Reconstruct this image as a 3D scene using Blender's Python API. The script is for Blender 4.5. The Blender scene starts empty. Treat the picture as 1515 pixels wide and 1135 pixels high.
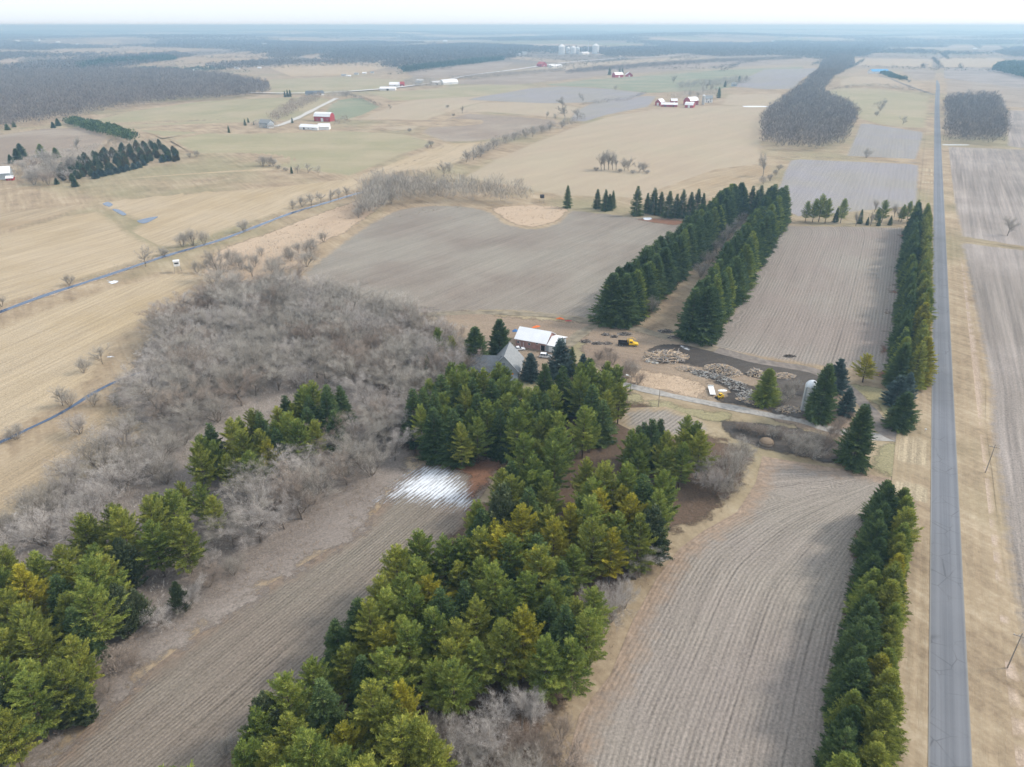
import bpy, math, random
import numpy as np
from mathutils import Vector, Matrix
from mathutils.geometry import delaunay_2d_cdt

S = bpy.context.scene
COL = S.collection
R = math.radians
rng = np.random.default_rng(7)
random.seed(7)

# ------------------------------------------------------------------ camera, light, exposure
CAM_H, PITCH, FPX, PW, PH = 108.0, 26.76, 1051.0, 1515.0, 1135.0
cam = bpy.data.objects.new('camera', bpy.data.cameras.new('camera'))
COL.objects.link(cam); S.camera = cam
cam.location = (0, 0, CAM_H)
cam.rotation_euler = (R(90 - PITCH), 0, 0)
cam.data.sensor_fit = 'HORIZONTAL'; cam.data.sensor_width = 36.0
cam.data.lens = 36.0 * FPX / PW
cam.data.clip_start = 0.5; cam.data.clip_end = 90000

SUN_AZ, SUN_EL = 82.0, 40.0           # azimuth clockwise from the view direction (+Y)
W = bpy.data.worlds.new('World'); S.world = W; W.use_nodes = True
wn = W.node_tree.nodes; wl = W.node_tree.links
bg = wn['Background']
sky = wn.new('ShaderNodeTexSky'); sky.sky_type = 'NISHITA'; sky.sun_disc = False
sky.sun_elevation = R(SUN_EL); sky.sun_rotation = R(SUN_AZ)
sky.air_density = 1.0; sky.dust_density = 2.0; sky.ozone_density = 1.0; sky.altitude = 100
hs = wn.new('ShaderNodeHueSaturation'); hs.inputs['Saturation'].default_value = 0.62
hs.inputs['Value'].default_value = 1.0
wl.new(sky.outputs[0], hs.inputs['Color']); _mx = wn.new('ShaderNodeMix'); _mx.data_type = 'RGBA'; _mx.inputs[0].default_value = 0.62
_mx.inputs[7].default_value = (6.35, 6.9, 7.6, 1)       # thin even high cloud veiling the blue
wl.new(hs.outputs[0], _mx.inputs[6]); wl.new(_mx.outputs[2], bg.inputs['Color'])
bg.inputs['Strength'].default_value = 0.14
sd = bpy.data.lights.new('sun', 'SUN'); sd.energy = 1.9; sd.angle = R(10.0); sd.color = (1.0, 0.945, 0.86)
sun = bpy.data.objects.new('sun', sd); COL.objects.link(sun)
_v = Vector((math.sin(R(SUN_AZ)) * math.cos(R(SUN_EL)), math.cos(R(SUN_AZ)) * math.cos(R(SUN_EL)), math.sin(R(SUN_EL))))
sun.rotation_euler = _v.to_track_quat('Z', 'Y').to_euler()
sun.location = (60, 0, 200)
S.view_settings.view_transform = 'Standard'; S.view_settings.look = 'None'
S.view_settings.gamma = 1; S.view_settings.use_curve_mapping = False
S.view_settings.exposure = 0.56
S.render.engine = 'CYCLES'
cy = S.cycles
cy.max_bounces = 4; cy.diffuse_bounces = 2; cy.glossy_bounces = 2; cy.transmission_bounces = 2
cy.volume_bounces = 0; cy.transparent_max_bounces = 6
cy.use_denoising = True
cy.caustics_reflective = False; cy.caustics_refractive = False

# ------------------------------------------------------------------ projection and terrain
_cp, _sp = math.cos(R(PITCH)), math.sin(R(PITCH))
def P0(px, py, z=0.0):
    a = (px - PW / 2) / FPX; b = (PH / 2 - py) / FPX
    dx, dy, dz = a, _cp + b * _sp, -_sp + b * _cp
    t = (z - CAM_H) / dz
    return dx * t, dy * t
KN = []
def knoll(px, py, h, rx, ry, rot=0):
    x, y = P0(px, py); KN.append((x, y, h, rx, ry, R(rot)))
knoll(70, 218, 9, 150, 110)
knoll(1285, 128, 14, 150, 260)
knoll(430, 152, 5, 260, 160)
def H(x, y):
    x = np.asarray(x, float); y = np.asarray(y, float)
    r = np.hypot(x, y)
    s = np.clip((r - 3000) / 5000, 0, 1); s = s * s * (3 - 2 * s)
    z = s * (13 * np.sin(x / 610 + 1.3 * np.sin(y / 1900)) + 12 * np.sin(y / 830 + 1.1 * np.sin(x / 1400 + 2))
             + 8 * np.sin((x + y) / 1300 + 1) + 4 * np.sin(x / 260 - y / 410) + 6)
    for kx, ky, h, rx, ry, a in KN:
        u = (x - kx) / rx; v = (y - ky) / ry
        z = z + h * np.exp(-(u * u + v * v))
    return np.where(z < 0.02, np.where(r < 2500, 0.0, z), z)
def P(px, py, z=0.0):
    """ground point (plus z metres) seen at photo pixel px, py"""
    h = 0.0
    for _ in range(14):
        x, y = P0(px, py, min(h + z, CAM_H - 3))
        h = 0.5 * h + 0.5 * float(H(x, y))
    return x, y
def gz(x, y): return float(H(x, y))

# ------------------------------------------------------------------ mesh helpers
def mk(name, V, F, mat=None, tone=None, uv=None, smooth=False):
    """V (n,3), F (m,k) or list of index lists"""
    me = bpy.data.meshes.new(name)
    V = np.asarray(V, np.float32)
    if isinstance(F, np.ndarray):
        m, k = F.shape
        me.vertices.add(len(V)); me.vertices.foreach_set('co', V.ravel())
        me.loops.add(m * k); me.loops.foreach_set('vertex_index', F.astype(np.int32).ravel())
        me.polygons.add(m)
        me.polygons.foreach_set('loop_start', np.arange(m, dtype=np.int32) * k)
        me.polygons.foreach_set('loop_total', np.full(m, k, np.int32))
        me.update(calc_edges=True)
    else:
        me.from_pydata([tuple(map(float, v)) for v in V], [], [list(map(int, f)) for f in F]); me.update()
    if tone is not None:
        at = me.attributes.new('tone', 'FLOAT', 'POINT'); at.data.foreach_set('value', np.asarray(tone, np.float32))
    if smooth: me.polygons.foreach_set('use_smooth', np.ones(len(me.polygons), bool))
    if mat: me.materials.append(mat)
    return me
def link(name, data, parent=None, loc=None, rz=0.0, sc=None):
    o = bpy.data.objects.new(name, data); COL.objects.link(o)
    if parent: o.parent = parent
    if loc is not None: o.location = loc
    if rz: o.rotation_euler = (0, 0, rz)
    if sc is not None: o.scale = (sc,) * 3 if not hasattr(sc, '__len__') else sc
    return o
def tag(o, label=None, cat=None, group=None, kind=None):
    for k, v in (('label', label), ('category', cat), ('group', group), ('kind', kind)):
        if v: o[k] = v
    return o
def empty(name, loc, rz=0.0, label=None, cat=None, group=None):
    o = link(name, None, None, loc, rz); o.empty_display_size = 0.5
    return tag(o, label, cat, group)

class MB:
    """collects simple solids into one mesh"""
    def __init__(s): s.V = []; s.F = []
    def add(s, vs, fs):
        n = len(s.V); s.V += [tuple(v) for v in vs]; s.F += [[i + n for i in f] for f in fs]; return s
    def box(s, x0, x1, y0, y1, z0, z1, M=None):
        vs = [(x, y, z) for z in (z0, z1) for y in (y0, y1) for x in (x0, x1)]
        if M is not None: vs = [M @ Vector(v) for v in vs]
        return s.add(vs, [(0, 2, 3, 1), (4, 5, 7, 6), (0, 1, 5, 4), (2, 6, 7, 3), (0, 4, 6, 2), (1, 3, 7, 5)])
    def prism(s, prof, a, b, axis='x'):
        n = len(prof)
        f = {'x': lambda t, p: (t, p[0], p[1]), 'y': lambda t, p: (p[0], t, p[1]), 'z': lambda t, p: (p[0], p[1], t)}[axis]
        vs = [f(a, p) for p in prof] + [f(b, p) for p in prof]
        return s.add(vs, [tuple(range(n))[::-1], tuple(range(n, 2 * n))] + [(i, (i + 1) % n, n + (i + 1) % n, n + i) for i in range(n)])
    def tube(s, p, q, r0, r1=None, n=8):
        r1 = r0 if r1 is None else r1
        p = Vector(p); q = Vector(q); d = (q - p).normalized()
        u = d.orthogonal().normalized(); v = d.cross(u)
        vs = [c + (u * math.cos(t) + v * math.sin(t)) * r for c, r in ((p, r0), (q, r1)) for t in [2 * math.pi * k / n for k in range(n)]]
        return s.add(vs, [tuple(range(n))[::-1], tuple(range(n, 2 * n))] + [(i, (i + 1) % n, n + (i + 1) % n, n + i) for i in range(n)])
    def lathe(s, prof, n=20):
        vs = []
        for r, z in prof: vs += [(r * math.cos(2 * math.pi * k / n), r * math.sin(2 * math.pi * k / n), z) for k in range(n)]
        m = len(prof)
        fs = [(j * n + i, j * n + (i + 1) % n, (j + 1) * n + (i + 1) % n, (j + 1) * n + i) for j in range(m - 1) for i in range(n)]
        return s.add(vs, fs + [tuple(range(n))[::-1], tuple(range((m - 1) * n, m * n))])
    def build(s, name, mat, parent=None, bevel=0, smooth=False):
        me = mk(name, s.V, s.F, mat, smooth=smooth)
        o = link(name, me, parent)
        if bevel:
            b = o.modifiers.new('bevel', 'BEVEL'); b.width = bevel; b.segments = 2; b.limit_method = 'ANGLE'
        return o

def unit(a): return a / np.maximum(np.linalg.norm(a, axis=-1, keepdims=True), 1e-9)
def blades(C, D, L, Wd, r=rng):
    """one rhombic leaf per row: centre C, direction D, length L, width Wd -> V, F"""
    n = len(C); D = unit(D)
    s = unit(np.cross(D, unit(r.normal(size=(n, 3)))))
    L = np.broadcast_to(L, n)[:, None]; Wd = np.broadcast_to(Wd, n)[:, None]
    V = np.stack([C, C + D * L * .5 + s * Wd * .5, C + D * L, C + D * L * .5 - s * Wd * .5], 1).reshape(-1, 3)
    return V, np.arange(4 * n).reshape(n, 4)
def tubes(segs, n=4):
    """segs rows: p0(3) p1(3) r0 r1"""
    A = np.asarray(segs, float); p, q, r0, r1 = A[:, :3], A[:, 3:6], A[:, 6], A[:, 7]
    d = unit(q - p); ref = np.where(np.abs(d[:, 2:3]) > .9, np.array([[1., 0, 0]]), np.array([[0, 0, 1.]]))
    u = unit(np.cross(d, ref)); v = np.cross(d, u); m = len(A)
    a = np.arange(n) * 2 * np.pi / n
    ring = u[:, None] * np.cos(a)[None, :, None] + v[:, None] * np.sin(a)[None, :, None]
    V = np.concatenate([p[:, None] + ring * r0[:, None, None], q[:, None] + ring * r1[:, None, None]], 1)
    i = np.arange(n); F = np.stack([i, (i + 1) % n, n + (i + 1) % n, n + i], 1)
    return V.reshape(-1, 3), (F[None] + (np.arange(m) * 2 * n)[:, None, None]).reshape(-1, 4)
def join(*VF):
    Vs, Fs, o = [], [], 0
    for V, F in VF: Vs.append(V); Fs.append(F + o); o += len(V)
    return np.concatenate(Vs), np.concatenate(Fs)

# ------------------------------------------------------------------ node helper
class N:
    def __init__(s, name, rough=0.9, spec=0.15):
        s.m = bpy.data.materials.new(name); s.m.use_nodes = True
        s.t = s.m.node_tree; s.n = s.t.nodes; s.l = s.t.links
        s.b = s.n['Principled BSDF']; s.b.inputs['Roughness'].default_value = rough
        s.b.inputs['Specular IOR Level'].default_value = spec
        s._g = None
    def put(s, v, sock):
        if isinstance(v, bpy.types.NodeSocket): s.l.new(v, sock)
        elif isinstance(v, (tuple, list)): sock.default_value = tuple(v) + ((1,) if len(v) == 3 and sock.type == 'RGBA' else ())
        else: sock.default_value = v
    def pos(s):
        if not s._g: s._g = s.n.new('ShaderNodeNewGeometry')
        return s._g.outputs['Position']
    def uv(s, name='UVMap'):
        n = s.n.new('ShaderNodeUVMap'); n.uv_map = name; return n.outputs[0]
    def attr(s, name):
        n = s.n.new('ShaderNodeAttribute'); n.attribute_name = name; return n.outputs['Fac']
    def rand(s): return s.n.new('ShaderNodeObjectInfo').outputs['Random']
    def math(s, op, a, b=0.0, c=0.0, clamp=False):
        n = s.n.new('ShaderNodeMath'); n.operation = op; n.use_clamp = clamp
        s.put(a, n.inputs[0]); s.put(b, n.inputs[1]); s.put(c, n.inputs[2]); return n.outputs[0]
    def vmul(s, v, k):
        n = s.n.new('ShaderNodeVectorMath'); n.operation = 'MULTIPLY'
        s.put(v, n.inputs[0]); n.inputs[1].default_value = k; return n.outputs[0]
    def rot(s, v, deg):
        n = s.n.new('ShaderNodeVectorRotate'); n.rotation_type = 'Z_AXIS'; s.put(v, n.inputs[0]); n.inputs['Angle'].default_value = R(deg); return n.outputs[0]
    def noise(s, v, scale, detail=3, rough=.55, lac=2.0):
        n = s.n.new('ShaderNodeTexNoise'); s.put(v, n.inputs['Vector']); n.inputs['Scale'].default_value = scale
        n.inputs['Detail'].default_value = detail; n.inputs['Roughness'].default_value = rough
        n.inputs['Lacunarity'].default_value = lac; return n.outputs['Fac']
    def voro(s, v, scale, feat='F1', metric='EUCLIDEAN', out='Color'):
        n = s.n.new('ShaderNodeTexVoronoi'); n.feature = feat; n.distance = metric
        s.put(v, n.inputs['Vector']); n.inputs['Scale'].default_value = scale; return n.outputs[out]
    def sep(s, v):
        n = s.n.new('ShaderNodeSeparateXYZ'); s.put(v, n.inputs[0]); return n.outputs
    def ramp(s, f, stops, interp='LINEAR'):
        n = s.n.new('ShaderNodeValToRGB'); s.put(f, n.inputs[0]); e = n.color_ramp.elements; n.color_ramp.interpolation = interp
        while len(e) < len(stops): e.new(0.5)
        for k, (p, c) in enumerate(stops):
            e[k].position = p; e[k].color = (tuple(c) + (1,)) if hasattr(c, '__len__') else (c, c, c, 1)
        return n.outputs[0]
    def map(s, f, a, b, c=0.0, d=1.0):
        n = s.n.new('ShaderNodeMapRange'); s.put(f, n.inputs[0])
        for k, v in enumerate((a, b, c, d)): s.put(v, n.inputs[k + 1])
        return n.outputs[0]
    def mix(s, f, a, b, mode='MIX'):
        n = s.n.new('ShaderNodeMix'); n.data_type = 'RGBA'; n.blend_type = mode
        s.put(f, n.inputs[0]); s.put(a, n.inputs[6]); s.put(b, n.inputs[7]); return n.outputs[2]
    def bump(s, h, dist=.1, strength=.6):
        n = s.n.new('ShaderNodeBump'); s.put(h, n.inputs['Height']); n.inputs['Distance'].default_value = dist
        n.inputs['Strength'].default_value = strength; s.l.new(n.outputs[0], s.b.inputs['Normal'])
    def out(s, c): s.put(c, s.b.inputs['Base Color']); return s.m

def flat(name, c, rough=.8, var=.12, scale=1.5, metal=0, spec=.2):
    n = N(name, rough, spec); n.b.inputs['Metallic'].default_value = metal
    f = n.noise(n.pos(), scale, 4)
    return n.out(n.mix(n.map(f, .3, .7), tuple(x * (1 - var) for x in c), tuple(min(1, x * (1 + var)) for x in c)))

def grass_color(n):
    """dry winter grass, shared by the ground and by the margins of every field"""
    p = n.pos()
    big = n.noise(p, .006, 4); mid = n.noise(p, .05, 5, .6); fine = n.noise(p, .7, 6, .75)
    st = n.noise(n.vmul(n.rot(p, -34), (1.0, .06, 1)), .35, 4, .6)
    f = n.math('ADD', n.math('MULTIPLY', mid, .45), n.math('ADD', n.math('MULTIPLY', fine, .35), n.math('MULTIPLY', st, .3)))
    c = n.ramp(f, [(.36, (.15, .105, .068)), (.5, (.29, .22, .145)), (.58, (.36, .28, .185)), (.7, (.47, .38, .27))])
    g = n.mix(n.map(big, .5, .62), c, n.mix(.5, c, (.22, .22, .12)))
    return g, fine

def field(name, c, period=1.5, rowc=.35, bandp=9.0, bandc=.12, patch=.2, c2=None, edge=5.0, streak=.25, ecol=None):
    """cropped field: rows follow the first UV channel (u across the rows in metres)"""
    n = N(name, .95, .05)
    uv = n.uv(); sp = n.sep(uv); u, v = sp[0], sp[1]; p = n.pos()
    wob = n.noise(p, .03, 2)
    uu = n.math('ADD', u, n.math('MULTIPLY', n.math('SUBTRACT', n.noise(p, .35, 3), .5), .22))
    row = n.math('SINE', n.math('MULTIPLY', uu, 2 * math.pi / period))
    brk = n.noise(n.vmul(uv, (1.6, .22, 1)), 1.0, 5, .75)
    row = n.math('MULTIPLY', row, n.map(brk, .32, .68, .05, 1.15))
    row = n.math('MULTIPLY', row, n.map(n.noise(p, .045, 4, .7), .38, .58, .3, 1.2))
    band = n.noise(n.vmul(uv, (1 / bandp, .004, 1)), 1.6, 3, .6)
    fine = n.noise(p, 1.8, 7, .8)
    big = n.noise(p, .012, 5, .6)
    stv = n.noise(n.vmul(uv, (.9, .03, 1)), .8, 4, .7)
    k = n.math('ADD', 1.0, n.math('MULTIPLY', row, rowc * .5))
    k = n.math('ADD', k, n.math('MULTIPLY', n.math('SUBTRACT', band, .5), bandc * 6))
    k = n.math('ADD', k, n.math('MULTIPLY', n.math('SUBTRACT', fine, .5), 2.1))
    k = n.math('ADD', k, n.math('MULTIPLY', n.math('SUBTRACT', stv, .5), streak * 3))
    k = n.math('ADD', k, n.math('MULTIPLY', n.math('SUBTRACT', big, .5), patch * 4))
    if rowc > .35:
        fr = n.math('ABSOLUTE', n.math('SUBTRACT', n.math('FRACT', n.math('DIVIDE', uu, 9.1)), .5))
        k = n.math('SUBTRACT', k, n.math('MULTIPLY', n.map(fr, 0, .035, 1, 0), n.map(n.noise(p, .03, 3), .4, .6, .02, .3)))
    k = n.math('MAXIMUM', k, .35)
    col = n.mix(n.map(big, .42, .6), c, c2 or tuple(x * .85 for x in c))
    kk = n.n.new('ShaderNodeVectorMath'); kk.operation = 'SCALE'; n.put(col, kk.inputs[0]); n.put(k, kk.inputs['Scale'])
    col = kk.outputs[0]
    e = n.sep(n.uv('edge'))[0]
    g, gf = grass_color(n)
    if ecol: g = n.mix(n.map(gf, .35, .65), tuple(q * .72 for q in ecol), tuple(q * 1.3 for q in ecol))
    if edge > 0:
        en = n.math('ADD', n.math('DIVIDE', e, edge), n.math('MULTIPLY', n.math('SUBTRACT', n.noise(p, .25, 5, .7), .5), 1.6))
        if period == 3 and rowc == .0:
            en = n.math('ADD', n.math('DIVIDE', e, edge * 1.6), n.math('MULTIPLY', n.math('SUBTRACT', n.noise(p, .13, 6, .75), .5), 2.6))
            n.put(n.map(en, .2, .6), n.b.inputs['Alpha'])
        else: col = n.mix(n.map(en, .15, .75), g, col)
    n.bump(n.math('ADD', row, n.math('MULTIPLY', fine, 1.5)), .12, .5)
    return n.out(col)

# ------------------------------------------------------------------ sheets on the ground
def smooth_px(pts, closed=True, n=4):
    out = []; L = len(pts)
    for i in range(L if closed else L - 1):
        g = lambda k: np.array(pts[k % L] if closed else pts[min(max(k, 0), L - 1)], float)
        p0, p1, p2, p3 = g(i - 1), g(i), g(i + 1), g(i + 2)
        for t in np.arange(n) / n:
            out.append(.5 * ((2 * p1) + (-p0 + p2) * t + (2 * p0 - 5 * p1 + 4 * p2 - p3) * t * t + (-p0 + 3 * p1 - 3 * p2 + p3) * t ** 3))
    if not closed: out.append(np.array(pts[-1], float))
    return out
def densify(W_, step, closed=True):
    out = []
    L = len(W_)
    for i in range(L if closed else L - 1):
        a, b = np.array(W_[i]), np.array(W_[(i + 1) % L]); k = max(1, int(np.hypot(*(b - a)) / step))
        for j in range(k): out.append(a + (b - a) * j / k)
    if not closed: out.append(np.array(W_[-1]))
    return np.array(out)
def inside(Q, poly):
    Q = np.asarray(Q, float); c = np.zeros(len(Q), bool); poly = np.asarray(poly)
    a = poly; b = np.roll(poly, -1, 0)
    for (x0, y0), (x1, y1) in zip(a, b):
        if y0 == y1: continue
        m = ((Q[:, 1] < y0) != (Q[:, 1] < y1)) & (Q[:, 0] < (x1 - x0) * (Q[:, 1] - y0) / (y1 - y0) + x0)
        c ^= m
    return c
def dist_poly(Q, line, closed=False):
    """distance to a polyline, and the arc length of the nearest point"""
    Q = np.asarray(Q, float); best = np.full(len(Q), 1e9); arc = np.zeros(len(Q)); s = 0
    pts = list(line) + ([line[0]] if closed else [])
    for a, b in zip(pts[:-1], pts[1:]):
        a = np.array(a); b = np.array(b); d = b - a; L = np.hypot(*d)
        if L < 1e-6: continue
        t = np.clip(((Q - a) @ d) / L ** 2, 0, 1); r = np.hypot(*(Q - a - t[:, None] * d).T)
        m = r < best; best[m] = r[m]; arc[m] = (s + t * L)[m]; s += L
    return best, arc
def W(pts): return [P(*p) for p in pts]
LAYER = [0.0]
def sheet(name, px, mat, g1=None, g2=None, smooth=False, z=None, res=None, jit=0.0, world=False):
    """a piece of ground drawn by its outline in the photograph, laid on the terrain.
    rows run along guide g1 (and g2: in between the rows are interpolated)"""
    pl = px if world else W(smooth_px(px) if smooth else px)
    far = np.median([math.hypot(*p) for p in pl])
    step = res or max(3.0, far / 70)
    B = densify(pl, step)
    if jit: B = B + rng.normal(size=B.shape) * jit
    mn, mx = B.min(0), B.max(0)
    gx, gy = np.meshgrid(np.arange(mn[0], mx[0], step), np.arange(mn[1], mx[1], step))
    Q = np.stack([gx.ravel(), gy.ravel()], 1) + rng.uniform(-.2, .2, (gx.size, 2)) * step
    Q = Q[inside(Q, B)]
    if len(Q):
        d, _ = dist_poly(Q, B, True); Q = Q[d > step * .45]
    A = np.concatenate([B, Q]) if len(Q) else B
    n = len(B)
    vs, _, fs, *_ = delaunay_2d_cdt([Vector(map(float, a)) for a in A], [], [list(range(n))], 1, 1e-5)
    V2 = np.array([v[:] for v in vs]); LAYER[0] += .0015
    off = (z if z is not None else .01 + LAYER[0]) + max(0, (far - 700)) * .0002
    V = np.column_stack([V2, H(V2[:, 0], V2[:, 1]) + off])
    fs = [f if ((V2[f[1]] - V2[f[0]])[0] * (V2[f[2]] - V2[f[0]])[1] - (V2[f[1]] - V2[f[0]])[1] * (V2[f[2]] - V2[f[0]])[0]) > 0 else f[::-1] for f in fs]
    me = mk(name, V, fs, mat)
    if g1 is None: g1 = [px[0], px[1]] if not world else None
    gl = (densify(W(smooth_px(g1, False)), 25, False) if g1 is not None else B[:2])
    if len(g1 or []) == 2:          # straight rows: signed distance to the infinite line
        a, b = gl[0], gl[-1]; d = unit(b - a); u = (V2 - a) @ np.array([-d[1], d[0]]); v = (V2 - a) @ d
    else:
        u, v = dist_poly(V2, gl)
        if g2 is not None:
            g2l = densify(W(smooth_px(g2, False)), 25, False); u2, _ = dist_poly(V2, g2l)
            u = np.median(u + u2) * u / np.maximum(u + u2, 1)
    e, _ = dist_poly(V2, B, True)
    li = np.zeros(len(me.loops), np.int32); me.loops.foreach_get('vertex_index', li)
    for nm, a, b in (('UVMap', u, v), ('edge', e, v * 0)):
        l = me.uv_layers.new(name=nm); l.data.foreach_set('uv', np.stack([a[li], b[li]], 1).astype(np.float32).ravel())
    return tag(link(name, me), kind='structure')
def ribbon(name, px, width, mat, z=None, smooth=True, wpts=None, kind='structure'):
    """a track, road or stream along a centre line"""
    pl = wpts if wpts is not None else W(smooth_px(px, False) if smooth else px)
    c = densify(pl, 4 if np.median([math.hypot(*p) for p in pl]) < 600 else 20, False)
    t = unit(np.gradient(c, axis=0)); nrm = np.stack([-t[:, 1], t[:, 0]], 1)
    s = np.concatenate([[0], np.cumsum(np.hypot(*np.diff(c, axis=0).T))])
    wv = np.interp(np.linspace(0, 1, len(c)), np.linspace(0, 1, len(width)), width) if hasattr(width, '__len__') else np.full(len(c), width)
    wob = 1 + .12 * np.sin(s / 5.3) + .08 * np.sin(s / 2.1 + 1) if not name.startswith('road') else 1 + 0 * s
    cols = 5; LAYER[0] += .0015
    V, uvs = [], []
    for k in range(cols):
        f = k / (cols - 1) - .5; q = c + nrm * (f * wv * wob)[:, None]
        r = np.median(np.hypot(*c.T))
        zz = H(q[:, 0], q[:, 1]) + (z if z is not None else .01 + LAYER[0]) + max(0, r - 700) * .0002
        V.append(np.column_stack([q, zz])); uvs.append(np.column_stack([np.full(len(c), f), s]))
    m = len(c); V = np.concatenate(V); U = np.concatenate(uvs)
    F = np.array([[k * m + i, k * m + i + 1, (k + 1) * m + i + 1, (k + 1) * m + i] for k in range(cols - 1) for i in range(m - 1)])[:, ::-1]
    me = mk(name, V, F, mat)
    li = np.zeros(len(me.loops), np.int32); me.loops.foreach_get('vertex_index', li)
    l = me.uv_layers.new(name='UVMap'); l.data.foreach_set('uv', U[li].astype(np.float32).ravel())
    l = me.uv_layers.new(name='edge'); l.data.foreach_set('uv', np.column_stack([(.5 - np.abs(U[:, 0])) * np.median(wv), U[:, 1]])[li].astype(np.float32).ravel())
    return tag(link(name, me), kind=kind)

# ================================================================== THE GROUND
def ground_mat():
    n = N('dry_grass_ground', .95, .05)
    g, fine = grass_color(n)
    p = n.pos()
    ln = n.n.new('ShaderNodeVectorMath'); ln.operation = 'LENGTH'; n.put(p, ln.inputs[0]); dist = ln.outputs['Value']
    pr = n.rot(p, -28)
    w = n.n.new('ShaderNodeVectorMath'); w.operation = 'ADD'; n.put(n.vmul(pr, (.0026, .0011, 0)), w.inputs[0])
    nz = n.n.new('ShaderNodeTexNoise'); n.put(p, nz.inputs['Vector']); nz.inputs['Scale'].default_value = .0012
    n.put(n.vmul(nz.outputs['Color'], (.5, .5, 0)), w.inputs[1])
    cell = n.voro(w.outputs[0], 1.0, 'F1', 'CHEBYCHEV', 'Color')
    r = n.sep(cell)[0]
    farc = n.ramp(r, [(0, (.30, .24, .165)), (.2, (.20, .165, .125)), (.38, (.42, .34, .25)), (.55, (.25, .21, .165)),
                      (.68, (.36, .29, .2)), (.82, (.2, .21, .12)), (.92, (.33, .27, .2))], 'CONSTANT')
    farc = n.mix(n.math('MULTIPLY', fine, .5), farc, (.25, .2, .15))
    n.bump(fine, .15, .5)
    return n.out(n.mix(n.map(dist, 1900, 2600), g, farc))
def build_ground():
    rad = np.concatenate([[0.0], np.geomspace(15, 1000, 30), np.geomspace(1060, 3000, 34), np.geomspace(3060, 34000, 110)])
    ang = np.concatenate([np.linspace(-60, 60, 260), np.linspace(60, 300, 50)[1:-1]])
    a = np.radians(ang); n = len(a)
    V = [(0, 0, 0)]
    for r in rad[1:]:
        x, y = r * np.sin(a), r * np.cos(a); V += list(zip(x, y, H(x, y)))
    F = [(0, 1 + (i + 1) % n, 1 + i) for i in range(n)]
    for k in range(len(rad) - 2):
        o = 1 + k * n
        F += [(o + i, o + (i + 1) % n, o + n + (i + 1) % n, o + n + i) for i in range(n)]
    me = mk('ground', V, F, ground_mat(), smooth=True)
    tag(link('ground', me), kind='structure')
build_ground()

M_stub_dark = field('stubble_field_dark', (.21, .182, .146), .76, .6, 5, .05, .035, (.19, .155, .125), edge=5, streak=.3, ecol=(.21, .16, .12))
M_stub_pale = field('stubble_field_pale', (.28, .245, .205), .92, .4, 6, .045, .06, (.255, .218, .19), edge=7, streak=.3, ecol=(.30, .225, .165))
M_stub_mid = field('stubble_field_grey', (.275, .245, .202), 1.3, .22, 14, .08, .10, (.215, .18, .148), edge=5, streak=.22)
M_stub_row = field('stubble_field_ridged', (.28, .25, .212), 1.25, .42, 10, .05, .07, (.25, .21, .18), edge=5, streak=.12)
M_till = field('tilled_field_grey', (.285, .262, .232), 3, .1, 18, .05, .05, (.27, .25, .25), edge=4, streak=.08)
M_band = field('banded_field', (.26, .225, .195), 2.5, .1, 9, .2, .06, (.31, .27, .24), edge=4, streak=.2)
M_hay = field('hay_meadow', (.43, .345, .235), 3, .06, 14, .07, .12, (.36, .28, .175), edge=8, streak=.32)
M_hay2 = field('hay_meadow_brown', (.38, .30, .2), 3, .06, 10, .09, .14, (.3, .225, .14), edge=8, streak=.4)
M_tan = field('tan_pasture', (.385, .31, .22), 4, .04, 30, .05, .08, (.36, .30, .21), edge=8, streak=.1)
M_olive = field('olive_pasture', (.305, .275, .165), 4, .03, 30, .05, .09, (.335, .285, .185), edge=8, streak=.08)
M_green = field('winter_wheat_field', (.225, .24, .155), 4, .03, 30, .04, .08, (.27, .255, .175), edge=8, streak=.06)
M_brown = field('brown_cropped_field', (.27, .215, .165), 4, .04, 30, .06, .06, (.31, .26, .205), edge=8, streak=.15)
M_marsh = field('marsh_grass', (.47, .36, .255), 3, .0, 8, .03, .12, (.37, .275, .19), edge=3, streak=.1)
M_rough = field('rough_ground', (.315, .245, .175), 3, .0, 8, .05, .2, (.225, .17, .125), edge=4, streak=.1)
M_scrub = field('leaf_litter', (.235, .20, .172), 3, .0, 8, .03, .12, (.29, .25, .215), edge=6, streak=.1)
M_rust = field('rusty_litter_and_shade', (.22, .115, .07), 3, .0, 8, .03, .06, (.2, .11, .07), edge=3, streak=.1)  # needle litter, and the painted shadow band of the lower roadside row
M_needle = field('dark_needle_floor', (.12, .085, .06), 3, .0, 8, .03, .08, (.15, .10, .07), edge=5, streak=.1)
M_lawn = field('yard_grass', (.31, .275, .165), 3, .0, 8, .04, .1, (.25, .22, .12), edge=3, streak=.1)
M_mud = field('dark_mud', (.07, .06, .052), 3, .0, 5, .06, .12, (.11, .095, .08), edge=2, streak=.15)
M_vergeL = field('straw_verge', (.40, .33, .225), 2.2, .15, 3, .12, .08, (.34, .27, .18), edge=1.5, streak=.45)
M_vergeR = field('pale_straw_verge', (.50, .43, .30), 3, .05, 4, .1, .08, (.43, .34, .25), edge=1.5, streak=.35)
M_ditch = field('pinkish_dry_grass', (.44, .345, .27), 3, .05, 4, .08, .08, (.38, .29, .21), edge=2, streak=.25)

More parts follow.
